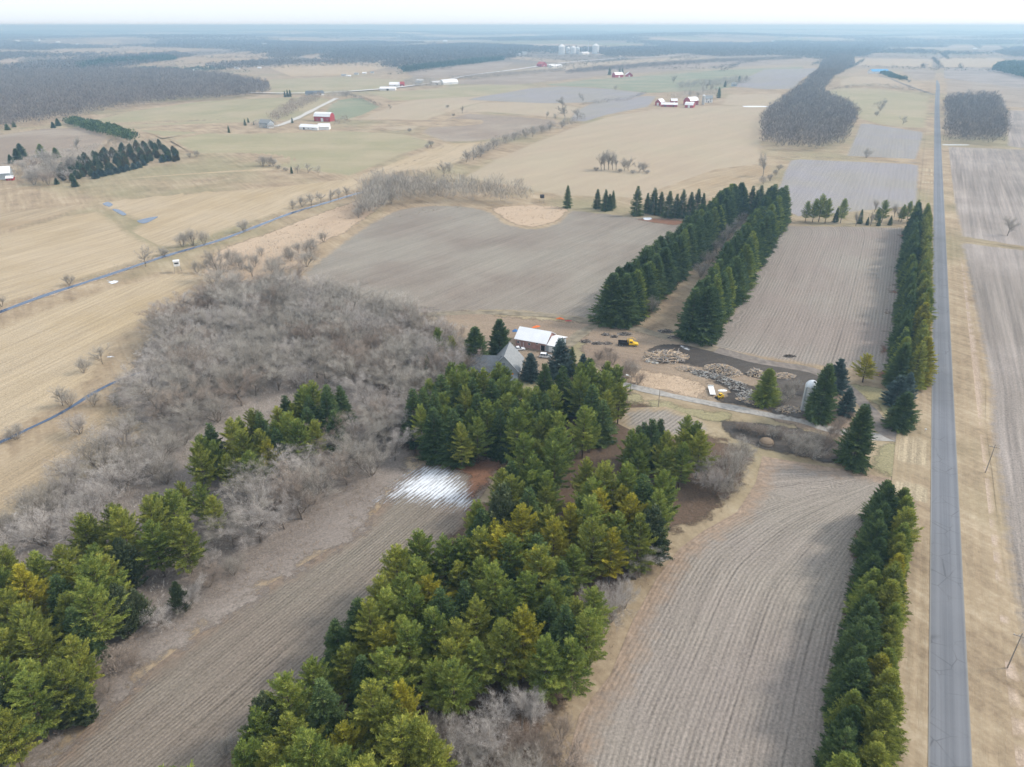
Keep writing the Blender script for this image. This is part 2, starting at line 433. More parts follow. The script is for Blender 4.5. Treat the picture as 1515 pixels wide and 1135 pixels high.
# --- left meadows by the creeks
CR = [(0, 462), (520, 290)]
sheet('field', [(-260, 430), (0, 345), (150, 300), (120, 285), (60, 262), (-200, 330)], M_hay2, [(0, 330), (150, 290)])
sheet('field', [(120, 296), (200, 262), (300, 236), (420, 250), (530, 262), (545, 275), (500, 292), (430, 312), (340, 340), (255, 372), (170, 352), (205, 330)], M_hay, [(200, 330), (400, 262)])
sheet('field', [(-300, 545), (0, 455), (160, 403), (255, 374), (200, 345), (150, 310), (100, 318), (0, 345), (-300, 440)], M_hay, CR)
sheet('field', [(-300, 610), (0, 480), (150, 426), (280, 398), (300, 420), (255, 452), (180, 505), (150, 560), (60, 622), (-100, 700), (-300, 800)], M_hay, [(0, 600), (250, 470)])
sheet('field', [(-200, 830), (-60, 720), (30, 660), (140, 600), (215, 585), (215, 625), (130, 680), (60, 740), (-30, 800), (-200, 900)], M_hay2, [(0, 720), (140, 640)])
sheet('marsh', [(320, 372), (400, 342), (500, 305), (545, 293), (570, 300), (520, 340), (470, 365), (440, 395), (380, 420), (300, 410)], M_marsh, None, smooth=True)
sheet('field', [(-200, 250), (0, 200), (60, 190), (130, 186), (165, 205), (140, 232), (70, 250), (-100, 290)], M_brown, [(0, 200), (130, 186)])
# --- mid distance
sheet('field', [(252, 208), (300, 197), (380, 190), (480, 192), (600, 198), (652, 212), (600, 228), (520, 262), (420, 248), (330, 240), (280, 225)], M_olive, [(300, 210), (600, 210)])
sheet('field', [(135, 178), (190, 165), (300, 150), (400, 145), (470, 143), (500, 150), (440, 180), (380, 188), (300, 196), (240, 205), (190, 190)], M_olive, [(150, 180), (400, 147)])
sheet('field', [(490, 150), (530, 143), (565, 158), (540, 170), (500, 182), (470, 178)], M_green, [(500, 150), (540, 160)])
sheet('field', [(510, 182), (570, 160), (640, 140), (740, 133), (780, 140), (700, 155), (640, 175), (612, 195), (560, 190)], M_tan, [(500, 185), (740, 135)])
sheet('field', [(520, 262), (610, 228), (655, 213), (760, 206), (720, 220), (680, 242), (600, 254), (560, 262), (535, 275)], M_hay, [(520, 262), (655, 213)])
sheet('field', [(620, 196), (650, 178), (690, 168), (760, 172), (830, 178), (815, 192), (760, 202), (700, 210), (655, 210)], M_brown, [(620, 195), (760, 175)])
sheet('field', [(655, 168), (705, 152), (800, 150), (880, 163), (860, 178), (800, 172), (720, 166)], M_tan, [(655, 168), (800, 152)])
sheet('field', [(690, 148), (750, 133), (830, 128), (905, 132), (960, 138), (930, 148), (870, 152), (800, 153)], M_till, [(690, 148), (830, 128)])
sheet('field', [(540, 137), (600, 135), (670, 128), (760, 122), (790, 130), (720, 142), (650, 146), (580, 150)], M_olive, [(540, 137), (780, 122)])
sheet('field', [(800, 126), (870, 118), (960, 112), (1060, 104), (1190, 98), (1190, 102), (1120, 124), (1050, 134), (960, 138), (880, 130)], M_green, [(800, 126), (1100, 100)])
sheet('field', [(640, 124), (720, 114), (830, 103), (960, 95), (1060, 90), (1180, 88), (1175, 95), (1050, 102), (930, 109), (860, 116), (760, 126)], M_brown, [(640, 124), (1000, 92)])
sheet('field', [(680, 118), (700, 110), (820, 98), (940, 88), (1040, 85), (1060, 88), (900, 97), (760, 112)], M_tan, [(680, 118), (940, 88)])
sheet('field', [(1080, 128), (1130, 103), (1215, 101), (1170, 136)], M_till, [(1080, 128), (1130, 103)])
sheet('field', [(1065, 155), (1075, 140), (1165, 138), (1150, 156), (1110, 158)], M_tan, [(1065, 155), (1160, 140)])
sheet('field', [(860, 182), (900, 170), (960, 158), (975, 140), (1000, 137), (880, 150), (850, 165), (840, 180)], M_till, [(860, 180), (960, 155)])
sheet('field', [(680, 262), (730, 235), (790, 210), (850, 187), (900, 172), (980, 160), (1060, 156), (1140, 158), (1128, 200), (1130, 240), (1142, 262), (1110, 285), (1050, 296), (960, 295), (820, 290), (740, 274)], M_tan, [(700, 255), (1100, 165)])
sheet('field', [(960, 285), (1060, 250), (1145, 240), (1150, 262), (1110, 282), (1040, 297)], M_hay2, [(960, 285), (1145, 240)])
sheet('field', [(1215, 138), (1240, 130), (1300, 131), (1378, 142), (1372, 192), (1300, 185), (1270, 176), (1255, 160)], M_olive, [(1220, 140), (1370, 145)])
sheet('field', [(1240, 120), (1290, 113), (1350, 124), (1375, 136), (1290, 128), (1240, 128)], M_tan, [(1240, 125), (1350, 130)])
sheet('field', [(1330, 102), (1388, 104), (1382, 138), (1350, 118)], M_brown, [(1388, 104), (1382, 138)])
sheet('field', [(1272, 181), (1369, 196), (1358, 236), (1250, 231), (1262, 205)], M_till, [(1300, 185), (1285, 232)])
sheet('field', [(1168, 235), (1362, 243), (1360, 305), (1180, 322), (1140, 300), (1155, 262)], M_till, [(1330, 242), (1320, 310)])
sheet('field', [(1397, 217), (1530, 222), (1700, 232), (1720, 380), (1515, 366), (1420, 350), (1408, 300)], M_band, [(1440, 220), (1470, 350)])
sheet('field', [(1396, 118), (1640, 128), (1660, 172), (1515, 160), (1396, 150)], M_brown, [(1396, 150), (1600, 160)])
sheet('field', [(1490, 163), (1640, 168), (1700, 226), (1515, 220), (1488, 216)], M_band, [(1500, 165), (1520, 218)])
sheet('field', [(1395, 102), (1450, 100), (1515, 112), (1640, 140), (1500, 130), (1396, 116)], M_band, [(1395, 110), (1500, 112)])
sheet('field', [(1390, 86), (1480, 86), (1500, 94), (1470, 100), (1390, 100)], M_tan, [(1390, 92), (1480, 92)])
sheet('field', [(1250, 86), (1380, 88), (1380, 100), (1300, 98), (1240, 96)], M_tan, [(1250, 90), (1380, 92)])
sheet('field', [(395, 100), (450, 92), (560, 92), (575, 100), (520, 112), (430, 114)], M_hay, [(395, 105), (560, 95)])
sheet('field', [(395, 118), (500, 114), (600, 118), (560, 132), (480, 140), (400, 140)], M_olive, [(395, 125), (560, 120)])
sheet('field', [(600, 108), (640, 98), (700, 90), (760, 93), (740, 104), (660, 116), (610, 115)], M_brown, [(600, 112), (740, 95)])
sheet('field', [(0, 75), (120, 66), (300, 63), (380, 68), (260, 78), (100, 84), (-100, 86)], M_hay2, [(0, 80), (300, 66)])
sheet('field', [(260, 86), (380, 75), (480, 75), (470, 82), (350, 92), (220, 98), (180, 98)], M_hay2, [(200, 96), (480, 76)])
# --- near fields
GA = [(71, 1135), (510, 799)]
sheet('field', [(-60, 1240), (20, 1175), (71, 1135), (135, 1072), (215, 997), (286, 943), (354, 890), (430, 846), (510, 799), (560, 755), (585, 715), (625, 688), (690, 683), (745, 690), (705, 745), (685, 790), (640, 845), (560, 930), (480, 1010), (420, 1075), (330, 1160), (250, 1240)], M_stub_dark, GA)
sheet('field', [(800, 1240), (837, 1135), (857, 1058), (904, 997), (934, 923), (971, 856), (1005, 812), (1040, 786), (1090, 758), (1118, 715), (1128, 675), (1180, 684), (1250, 695), (1335, 712), (1330, 760), (1310, 850), (1290, 950), (1270, 1060), (1255, 1240)], M_stub_pale,
      [(800, 1240), (857, 1058), (934, 923), (1000, 815), (1060, 772), (1150, 735), (1330, 700)], [(1262, 1240), (1275, 1060), (1290, 950), (1310, 850), (1340, 705), (1355, 600)])
sheet('field', [(445, 408), (470, 385), (505, 358), (550, 328), (590, 310), (640, 304), (695, 306), (732, 316), (752, 331), (790, 338), (822, 329), (842, 312), (880, 314), (940, 321), (1015, 328), (1020, 345), (980, 400), (930, 470), (880, 475), (830, 470), (760, 462), (700, 463), (640, 466), (560, 450), (480, 430)], M_stub_mid, [(550, 447), (735, 377)], smooth=True)
sheet('field', [(1150, 333), (1345, 336), (1345, 400), (1340, 480), (1330, 555), (1230, 547), (1130, 532), (1040, 514), (1070, 470), (1110, 400)], M_stub_row, [(1060, 510), (1100, 455), (1165, 340)], [(1330, 560), (1340, 450), (1346, 330)])
sheet('field', [(1418, 358), (1515, 370), (1720, 388), (1900, 700), (1900, 1240), (1560, 1240), (1520, 1075), (1505, 980), (1490, 880), (1478, 790), (1468, 700), (1458, 630), (1458, 575), (1445, 500), (1430, 420)], M_band,
      [(1560, 1240), (1505, 980), (1478, 790), (1458, 630), (1457, 570), (1445, 500), (1418, 358)], [(1900, 1240), (1780, 900), (1700, 600), (1640, 360)])
# --- litter and brush floors, with a painted tree-row shadow
sheet('woodland_floor', [(-100, 1250), (78, 1150), (234, 1008), (370, 905), (528, 812), (588, 742), (628, 700), (640, 660), (680, 650), (600, 560), (640, 480), (660, 455), (560, 440), (440, 415), (330, 410), (260, 460), (200, 510), (150, 590), (200, 640), (90, 720), (0, 760), (-150, 860), (-300, 1100)], M_scrub, None)
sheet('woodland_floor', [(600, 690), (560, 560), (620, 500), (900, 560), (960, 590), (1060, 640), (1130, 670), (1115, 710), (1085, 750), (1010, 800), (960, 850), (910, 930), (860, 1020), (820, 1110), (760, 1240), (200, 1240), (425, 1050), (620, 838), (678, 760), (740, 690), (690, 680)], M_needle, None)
sheet('litter_and_shade', [(655, 683), (700, 672), (750, 680), (735, 705), (715, 735), (690, 745), (660, 735), (690, 715)], M_rust, None, smooth=True)
sheet('litter_and_shade', [(1330, 700), (1318, 760), (1292, 850), (1270, 960), (1250, 1060), (1240, 1180), (1190, 1200), (1203, 1100), (1222, 1010), (1236, 930), (1248, 850), (1262, 790), (1300, 720)], M_rust, None, smooth=True)  # reddish-brown band paints the shadow the tree row casts on the field
sheet('litter_and_shade', [(1345, 320), (1335, 400), (1325, 480), (1320, 560), (1296, 560), (1304, 480), (1316, 400), (1332, 330)], M_rust, None, smooth=True)
sheet('litter_and_shade', [(930, 321), (1035, 328), (1005, 334), (960, 330)], M_rust, None, smooth=True)
sheet('rough_ground', [(660, 458), (760, 466), (870, 476), (900, 480), (870, 500), (845, 520), (900, 570), (930, 600), (820, 620), (700, 600), (600, 560), (630, 490)], M_rough, None, smooth=True)
sheet('rough_ground', [(880, 480), (1000, 500), (1120, 535), (1230, 560), (1260, 600), (1290, 645), (1250, 665), (1190, 640), (1060, 604), (930, 575), (870, 540), (850, 510)], M_rough, None, smooth=True)
sheet('marsh', [(930, 545), (1000, 552), (1040, 565), (1055, 580), (1030, 592), (980, 580), (925, 568)], M_marsh, None, smooth=True)
sheet('marsh', [(726, 308), (780, 303), (840, 308), (838, 318), (820, 330), (785, 337), (752, 330), (735, 318)], M_marsh, None, smooth=True)
sheet('yard_grass', [(925, 578), (1000, 596), (1090, 612), (1075, 628), (1020, 620), (960, 604), (925, 598)], M_lawn, None, smooth=True)
sheet('field', [(925, 604), (985, 602), (1040, 622), (1060, 640), (1010, 650), (940, 640), (910, 625)], M_stub_row, [(930, 640), (985, 603)])
sheet('yard_grass', [(1245, 565), (1320, 575), (1375, 600), (1378, 640), (1330, 645), (1290, 600), (1255, 585)], M_lawn, None, smooth=True)
sheet('yard_grass', [(1290, 665), (1330, 650), (1372, 668), (1374, 760), (1330, 715), (1290, 700)], M_lawn, None, smooth=True)
sheet('yard_grass', [(760, 540), (850, 545), (880, 575), (800, 590), (750, 575)], M_lawn, None, smooth=True)
sheet('dirt_yard', [(735, 520), (800, 515), (850, 525), (845, 545), (790, 560), (745, 560)], M_rough, None, smooth=True)
sheet('dirt_yard', [(960, 515), (1000, 508), (1070, 520), (1150, 538), (1215, 552), (1240, 570), (1200, 600), (1180, 600), (1130, 565), (1080, 556), (1010, 540), (965, 528)], M_mud, None, smooth=True)
sheet('dirt_yard', [(1040, 560), (1130, 572), (1210, 590), (1200, 625), (1120, 606), (1060, 596), (1075, 580)], M_mud, None, smooth=True)
sheet('brush_floor', [(1070, 620), (1180, 632), (1250, 655), (1255, 690), (1190, 680), (1130, 668), (1075, 645)], M_mud, None, smooth=True)

# --- road
def road_px(y): return 1384.5 + .0198 * (y - 80)
RA, RB = P0(road_px(1134), 1134), P0(road_px(120), 120)
RA, RB = np.array(RA), np.array(RB); rd = unit(RB - RA); rn = np.array([-rd[1], rd[0]])   # rn points to the left of the road
def asphalt():
    n = N('weathered_asphalt', .85, .2); uv = n.uv(); sp = n.sep(uv); u = sp[0]
    a = n.math('ABSOLUTE', u)
    tr = n.math('SUBTRACT', n.math('ABSOLUTE', n.math('SUBTRACT', a, .26)), .0)
    wheel = n.map(tr, .02, .12, 1, 0)
    st = n.noise(n.vmul(uv, (14, .012, 1)), 1.0, 4, .6); f = n.noise(n.pos(), 6, 5, .7); pt = n.noise(n.pos(), .05, 4, .6)
    k = n.math('ADD', n.math('MULTIPLY', st, .5), n.math('ADD', n.math('MULTIPLY', f, .25), n.math('MULTIPLY', pt, .35)))
    c = n.ramp(k, [(.35, (.115, .122, .135)), (.7, (.195, .2, .215))])
    c = n.mix(n.math('MULTIPLY', wheel, .45), c, (.23, .235, .25))
    ck = n.voro(n.vmul(n.pos(), (1, 1, 0)), .22, 'DISTANCE_TO_EDGE', 'EUCLIDEAN', 'Distance')
    c = n.mix(n.math('MULTIPLY', n.map(ck, 0, .03, 1, 0), n.math('MULTIPLY', n.map(n.noise(n.pos(), .08, 3), .45, .6), .6)), c, (.07, .07, .075))
    c = n.mix(n.map(n.noise(n.pos(), .022, 2), .56, .6, 0, .35), c, (.13, .135, .145))
    c = n.mix(n.map(a, .44, .5), c, n.mix(f, (.2, .2, .2), (.33, .3, .25)))
    return n.out(c)
c0 = RA - rd * 120; c1 = P0(1387, 140); c1 = np.array(c1)
verge_len = RB
sheet('verge', [tuple(RA - rd * 120 + rn * 3.2), tuple(RB + rn * 3.2), tuple(RB + rn * 11), tuple(RA - rd * 120 + rn * 12.5)], M_vergeL, [(1371, 1135), (1383, 370)], world=True, res=9)
sheet('verge', [tuple(RA - rd * 120 - rn * 3.2), tuple(RA - rd * 120 - rn * 9.5), tuple(RB - rn * 9.5), tuple(RB - rn * 3.2)], M_vergeR, [(1437, 1135), (1402, 370)], world=True, res=9)
sheet('verge', [(1560, 1240), (1505, 980), (1478, 790), (1458, 630), (1457, 570), (1445, 500), (1425, 380), (1413, 350), (1408, 350), (1420, 500), (1437, 700), (1460, 900), (1490, 1135), (1500, 1240)], M_ditch, [(1490, 1135), (1420, 500)])
ribbon('road', None, 6.4, asphalt(), z=.19, smooth=False, wpts=[tuple(RA - rd * 120), tuple(RA + rd * (np.hypot(*(RB - RA)) * .5)), tuple(RB)])
M_gravel = flat('pale_gravel', (.34, .32, .29), .95, .25, .8, spec=.1)
M_gravel2 = flat('salted_gravel', (.5, .49, .47), .95, .2, .5, spec=.1)
M_track = flat('worn_dirt_track', (.235, .2, .145), .95, .35, .25, spec=.05)
M_dirt = flat('dirt_track_grey', (.21, .18, .155), .95, .3, .4, spec=.05)
ribbon('driveway', [(905, 566), (930, 571), (990, 585), (1060, 599), (1130, 613), (1180, 622), (1230, 636), (1290, 646), (1340, 650), (1381, 655)], [3.6, 3.6, 3.4, 3.4, 4, 6], M_gravel, z=.10)
ribbon('dirt_track', [(838, 512), (862, 492), (885, 482), (930, 484), (975, 496), (1020, 508), (1060, 518)], 4.5, M_track, z=.11)
ribbon('dirt_track', [(1060, 518), (1130, 536), (1200, 548), (1245, 568), (1280, 600), (1310, 638), (1345, 653), (1380, 660)], 5, M_dirt, z=.113)
ribbon('dirt_track', [(620, 466), (700, 463), (780, 465), (850, 472), (890, 482)], 4, M_track, z=.105)
sheet('gravel_apron', [(1345, 650), (1381, 640), (1381, 690), (1365, 680), (1340, 668)], M_gravel2, None, smooth=True, z=.13)
M_salt = field('salt_smear', (.46, .46, .45), 3, .0, 4, .04, .2, (.38, .38, .38), edge=.5, streak=.2)
sheet('gravel_smear', [(1381, 632), (1394, 640), (1400, 670), (1396, 715), (1389, 745), (1383, 700), (1380, 660)], M_salt, None, smooth=True, z=.215, res=1)
# far roads
ribbon('farm_lane', [(1383, 141), (1372, 137), (1345, 128), (1320, 118), (1300, 112)], 6, M_dirt)
ribbon('road', [(300, 136), (420, 139), (500, 137), (560, 133), (590, 130), (650, 122), (690, 113), (760, 104), (830, 94), (900, 88), (1000, 83)], 12, flat('far_road_concrete', (.66, .64, .61)), z=1.2)
ribbon('farm_lane', [(498, 146), (470, 160), (445, 173), (420, 184), (405, 188)], 8, flat('lane_gravel', (.5, .48, .44)), z=.6)
ribbon('dirt_track', [(1140, 235), (1200, 233), (1290, 238), (1378, 243)], 5, M_scrub, z=.5)
ribbon('dirt_track', [(1270, 178), (1320, 186), (1370, 196)], 3, M_scrub, z=.5)
ribbon('dirt_track', [(1418, 354), (1470, 360), (1515, 366), (1650, 376)], 5, M_hay2, z=.13)
# --- water
def water_mat():
    n = N('creek_water', .12, .5); n.bump(n.noise(n.pos(), 1.5, 3), .03, .3); return n.out((.03, .06, .12))
M_water = water_mat()
C1 = [(-60, 485), (0, 462), (65, 438), (130, 417), (170, 404), (215, 389), (245, 379), (290, 366), (330, 354), (380, 335), (430, 316), (480, 301), (520, 289), (560, 278)]
C2 = [(-60, 682), (0, 655), (40, 636), (80, 617), (110, 600), (135, 584), (165, 568), (200, 554), (240, 541), (275, 524)]
ribbon('creek_bank', C1, 8.5, M_marsh, z=.11)
ribbon('creek', C1, 3.3, M_water, z=.13)
ribbon('creek_bank', C2, 5.5, M_marsh, z=.11)
ribbon('creek', C2, 1.5, M_water, z=.13)
ribbon('ditch', [(505, 268), (560, 255), (610, 240), (655, 218), (625, 208), (605, 202), (640, 188), (680, 170), (740, 148), (800, 138)], 3.2, M_scrub, z=.5)
ribbon('ditch', [(515, 194), (560, 193), (610, 198)], 4.5, M_scrub, z=.5)
for pts in ([(152, 302), (160, 299), (167, 303), (161, 306)], [(166, 310), (175, 310), (187, 317), (182, 319), (172, 314)], [(203, 327), (222, 322), (234, 321), (222, 328), (212, 331)]):
    sheet('pond', pts, M_water, None, smooth=True, z=.13, res=3)

# --- snow
def snow_mat(rows=True):
    n = N('thin_snow' if rows else 'snow', .8, .2); uv = n.uv(); p = n.pos()
    e = n.sep(n.uv('edge'))[0]
    u = n.math('ADD', n.sep(uv)[0], n.math('MULTIPLY', n.noise(p, .4, 3), .6))
    row = n.math('SINE', n.math('MULTIPLY', u, 2 * math.pi / .95))
    f = n.noise(n.vmul(uv, (1.3, .22, 1)), 1.0, 6, .8)
    k = n.math('ADD', n.math('MULTIPLY', row, .07 if rows else 0), n.math('ADD', f, n.map(e, 0, 8 if rows else 2.5, -.3, .12 if rows else .35)))
    n.put(n.map(k, .36, .66 if rows else .56), n.b.inputs['Alpha'])
    return n.out((.76, .79, .83))
M_snow = snow_mat()
sheet('snow_patch', [(538, 752), (568, 716), (595, 694), (625, 679), (660, 681), (690, 697), (712, 722), (720, 742), (702, 768), (670, 764), (630, 757), (585, 750)], M_snow, GA, smooth=True, res=2.5)
M_snow2 = snow_mat(False)
for pts in ([(155, 418), (160, 412), (164, 416), (170, 414), (180, 417), (172, 420), (166, 423), (160, 420)], [(155, 530), (159, 526), (161, 519), (165, 525), (174, 528), (166, 531)], [(14, 762), (26, 757), (30, 766), (20, 772)], [(20, 779), (30, 778), (28, 784)],
            [(140, 664), (150, 665), (148, 669), (141, 669)], [(1395, 214), (1432, 214.2), (1432, 215.4), (1396, 215.2)], [(1100, 157), (1136, 157.2), (1138, 158.6), (1104, 158.8)], [(1002, 510), (1012, 512), (1024, 517), (1020, 520), (1008, 516)],
            [(950, 322), (966, 322), (964, 326), (952, 326)], [(905, 482), (918, 483), (916, 486), (906, 485)]):
    sheet('snow_patch', pts, M_snow2, None, smooth=True, z=.15, res=1.5)

# ================================================================== TREES: meshes
def foliage_mat(name, dark, mid, light, tip):
    n = N(name, .8, .12)
    t = n.attr('tone'); r = n.rand()
    k = n.math('ADD', t, n.math('MULTIPLY', n.math('SUBTRACT', r, .5), .35))
    k = n.math('ADD', k, n.math('MULTIPLY', n.math('SUBTRACT', n.noise(n.pos(), .35, 3), .5), .5))
    c = n.ramp(k, [(.05, dark), (.42, mid), (.75, light), (1.0, tip)])
    return n.out(c)
F_SPRUCE = foliage_mat('spruce_needles', (.034, .062, .024), (.075, .118, .042), (.13, .185, .06), (.20, .25, .078))
F_PINE = foliage_mat('pine_needles', (.065, .10, .026), (.17, .225, .048), (.30, .345, .07), (.43, .45, .10))
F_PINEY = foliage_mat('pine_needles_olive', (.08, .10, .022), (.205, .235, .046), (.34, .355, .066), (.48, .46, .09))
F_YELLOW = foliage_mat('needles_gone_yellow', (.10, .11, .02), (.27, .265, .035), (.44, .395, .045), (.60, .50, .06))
F_BLUE = foliage_mat('blue_spruce_needles', (.04, .066, .055), (.085, .125, .108), (.145, .195, .175), (.22, .28, .26))
F_CEDAR = foliage_mat('cedar_needles', (.04, .06, .025), (.085, .115, .05), (.145, .175, .085), (.22, .24, .12))
F_BROWN = foliage_mat('browned_needles', (.05, .045, .02), (.1, .09, .035), (.17, .14, .05), (.26, .19, .07))
M_bark = flat('bark', (.13, .10, .08), .95, .3, 2)
M_barkgrey = flat('grey_bark', (.20, .165, .135), .95, .25, 2)
def twig_mat(name, a, b):
    n = N(name, .9, .1)
    k = n.math('ADD', n.attr('tone'), n.math('MULTIPLY', n.math('SUBTRACT', n.rand(), .5), .8))
    return n.out(n.mix(n.map(k, 0, 1), a, b))
T_GREY = twig_mat('grey_twigs', (.285, .255, .215), (.495, .455, .395))
T_PALE = twig_mat('pale_twigs', (.39, .35, .315), (.60, .55, .50))
T_RED = twig_mat('reddish_twigs', (.26, .205, .165), (.42, .35, .285))

def conifer_mesh(seed, h, r, kind):
    g = np.random.default_rng(seed)
    base = {'full': .02, 'spruce': .05, 'pine': .22, 'blue': .04, 'cedar': .03}[kind]
    gap = {'full': .50, 'spruce': .62, 'pine': .85, 'blue': .45, 'cedar': .5}[kind]
    per = {'full': 13, 'spruce': 9, 'pine': 7, 'blue': 9, 'cedar': 9}[kind]
    nw = int(h * (1 - base) / gap)
    tw, az = [], []
    for w in range(nw):
        k = per if w < nw * .75 else max(4, per - 3)
        a0 = g.uniform(0, 6.28)
        for q in range(k):
            if g.random() < .08: continue
            tw.append((w + g.uniform(-.22, .22)) / nw); az.append(a0 + 6.283 * q / k + g.normal(0, .18))
    s = np.clip(np.array(tw), 0, .985); az = np.array(az); nb = len(s); t = base + (1 - base) * s
    if kind in ('spruce', 'blue'): prof = (1 - s) ** .85 * np.minimum(1, .75 + s * 3)
    elif kind == 'full': prof = (1 - s) ** .68 * np.minimum(1, .8 + s * 2)
    elif kind == 'cedar': prof = (1 - s) ** .6 * np.minimum(1, .7 + s * 2)
    else: prof = (1 - s) ** .72 * np.minimum(1, .55 + s * 2.4) * 1.12
    lobes = 1 + .14 * np.sin(az * 2 + g.uniform(0, 6)) + .10 * np.sin(az * 3 + t * 9 + g.uniform(0, 6))
    L = r * prof * g.uniform(.72 if kind != 'pine' else .6, 1.14, nb) * lobes + .28
    el = {'full': R(-12) + s * R(58), 'spruce': R(-16) + s * R(56), 'blue': R(-5) + s * R(50), 'pine': R(2) + s * R(58), 'cedar': R(30) + s * R(45)}[kind] + g.normal(0, .09, nb)
    C, D, T = [], [], []
    segs = []
    up = {'pine': .20, 'cedar': .2}.get(kind, .10); stp = .30 if kind != 'pine' else .34
    for i in range(nb):
        d0 = np.array([math.cos(az[i]) * math.cos(el[i]), math.sin(az[i]) * math.cos(el[i]), math.sin(el[i])])
        p0 = np.array([0, 0, h * t[i] * .985])
        k = max(2, int(L[i] / stp)); side = np.array([-math.sin(az[i]), math.cos(az[i]), 0])
        tone_b = g.normal(0, .10)
        for ff in np.linspace(.28 if L[i] > 1.5 else .1, 1, k):
            wid = L[i] * .26 * (1.08 - ff) + .06
            for q in (-1, 0, 1) if kind != 'spruce' or ff < .8 else (-1, 1):
                o_ = q * wid * g.uniform(.5, 1.1)
                c = p0 + d0 * L[i] * (ff - .10 * abs(q)) + side * o_ + np.array([0, 0, up * L[i] * ff ** 2 - abs(q) * .05 + g.normal(0, .045)])
                C.append(c); D.append(d0 + side * q * .55 + np.array([0, 0, {'pine': .30, 'cedar': .8}.get(kind, .02)]))
                T.append(.52 + tone_b * 1.5 + g.normal(0, .09))
        if L[i] > 1.2 and i % 2 == 0: segs.append([*p0, *(p0 + d0 * L[i] * .8 + np.array([0, 0, up * L[i] * .6])), .05, .015])
    C = np.array(C); D = unit(np.array(D)); T = np.array(T)
    m = {'pine': 8, 'full': 4, 'cedar': 6, 'blue': 5}.get(kind, 5)
    Cc = np.repeat(C, m, 0) + g.normal(0, 1, (len(C) * m, 3)) * np.array([.09, .09, .06])
    Dd = np.repeat(D, m, 0) + unit(g.normal(size=(len(C) * m, 3))) * (.62 if kind == 'pine' else .48)
    if kind == 'pine': ln, wd = g.uniform(.34, .60, len(Cc)), g.uniform(.08, .13, len(Cc))
    elif kind == 'cedar': ln, wd = g.uniform(.28, .5, len(Cc)), g.uniform(.10, .17, len(Cc))
    else: ln, wd = g.uniform(.34, .60, len(Cc)), g.uniform(.10, .16, len(Cc))
    V, F = blades(Cc, Dd, ln, wd, g)
    tone = np.repeat(np.repeat(T, m) + g.normal(0, .10, len(Cc)), 4)
    crown = mk(kind + '_crown', V, F, None, tone)
    zs = np.linspace(0, h * .97, 6); off = np.cumsum(g.normal(0, .08, (6, 2)), 0) * np.array([[0], [1], [1], [1], [1], [1]])
    r0 = h * .014 + .05
    for a in range(5): segs.append([*off[a] * .3, zs[a], *off[a + 1] * .3, zs[a + 1], r0 * (1 - a / 5.4), r0 * (1 - (a + 1) / 5.4)])
    V, F = tubes(segs, 5)
    return crown, mk(kind + '_trunk', V, F, M_bark)

def bare_mesh(seed, h, r, stems=1, fine=1.0, tw=.022, mat=None, wide=1.0):
    g = np.random.default_rng(seed)
    segs, ends = [], []
    def grow(p, d, L, rad, lev):
        n = 3 if lev < 2 else 2
        for i in range(n):
            d2 = unit(d + g.normal(0, .13, 3) + np.array([0, 0, .05]))
            q = p + d2 * L / n; r1 = rad * (.84 if lev else .88)
            segs.append([*p, *q, rad, r1]); p, d, rad = q, d2, r1
            if lev >= 1: ends.append((p, d, lev))
            if i < n - 1 and lev < 3:
                e = unit(d + unit(g.normal(size=3)) * .85 + np.array([0, 0, .12]))
                grow(p, e, L * g.uniform(.5, .75), rad * .55, lev + 1)
        if lev < 3:
            for _ in range(2 if lev else 4):
                e = unit(d + unit(g.normal(size=3) * np.array([1, 1, .5])) * (.6 if lev else .75 * wide))
                grow(p, e, L * g.uniform(.6, .85), rad * .62, lev + 1)
    for k in range(stems):
        a = 2 * math.pi * k / stems + g.uniform(0, .6)
        if stems == 1: grow(np.array([0., 0, 0]), np.array([0, 0, 1.]), h * .30, h * .018 + .04, 0)
        else: grow(np.array([math.cos(a), math.sin(a), 0]) * .3, unit(np.array([math.cos(a) * .55, math.sin(a) * .55, 1.])), h * .33, h * .010 + .02, 0)
    A = np.array(segs); sc = np.array([r / max(np.percentile(np.hypot(A[:, 3], A[:, 4]), 94), .1), h * .9 / max(A[:, 5].max(), .1)])
    S3 = np.array([sc[0], sc[0], sc[1]])
    A[:, :3] *= S3; A[:, 3:6] *= S3
    E = np.array([e[0] for e in ends]) * S3; ED = unit(np.array([e[1] for e in ends]) * S3); EL = np.array([e[2] for e in ends])
    w = np.where(EL >= 2, 1.0, .3); idx = g.choice(len(E), int(4300 * fine), p=w / w.sum())
    C = E[idx] + g.normal(0, .14, (len(idx), 3)) * h / 12
    D = ED[idx] + unit(g.normal(size=(len(idx), 3))) * .8 + np.array([0, 0, .25])
    L = g.uniform(.5, 1.25, len(C)) * h / 12
    V, F = blades(C, D, L, g.uniform(.7, 1.4, len(C)) * tw, g)
    C2 = C + unit(D) * (L * g.uniform(.3, .9, len(C)))[:, None]
    V2, F2 = blades(C2, D + unit(g.normal(size=D.shape)) * .8, L * .7, tw * .8, g)
    Vc, Fc = join((V, F), (V2, F2))
    crown = mk('bare_crown', Vc, Fc, None, np.repeat(g.uniform(.1, .9, len(Vc) // 4), 4))
    V, F = tubes(A, 4)
    return crown, mk('bare_trunk', V, F, M_barkgrey)

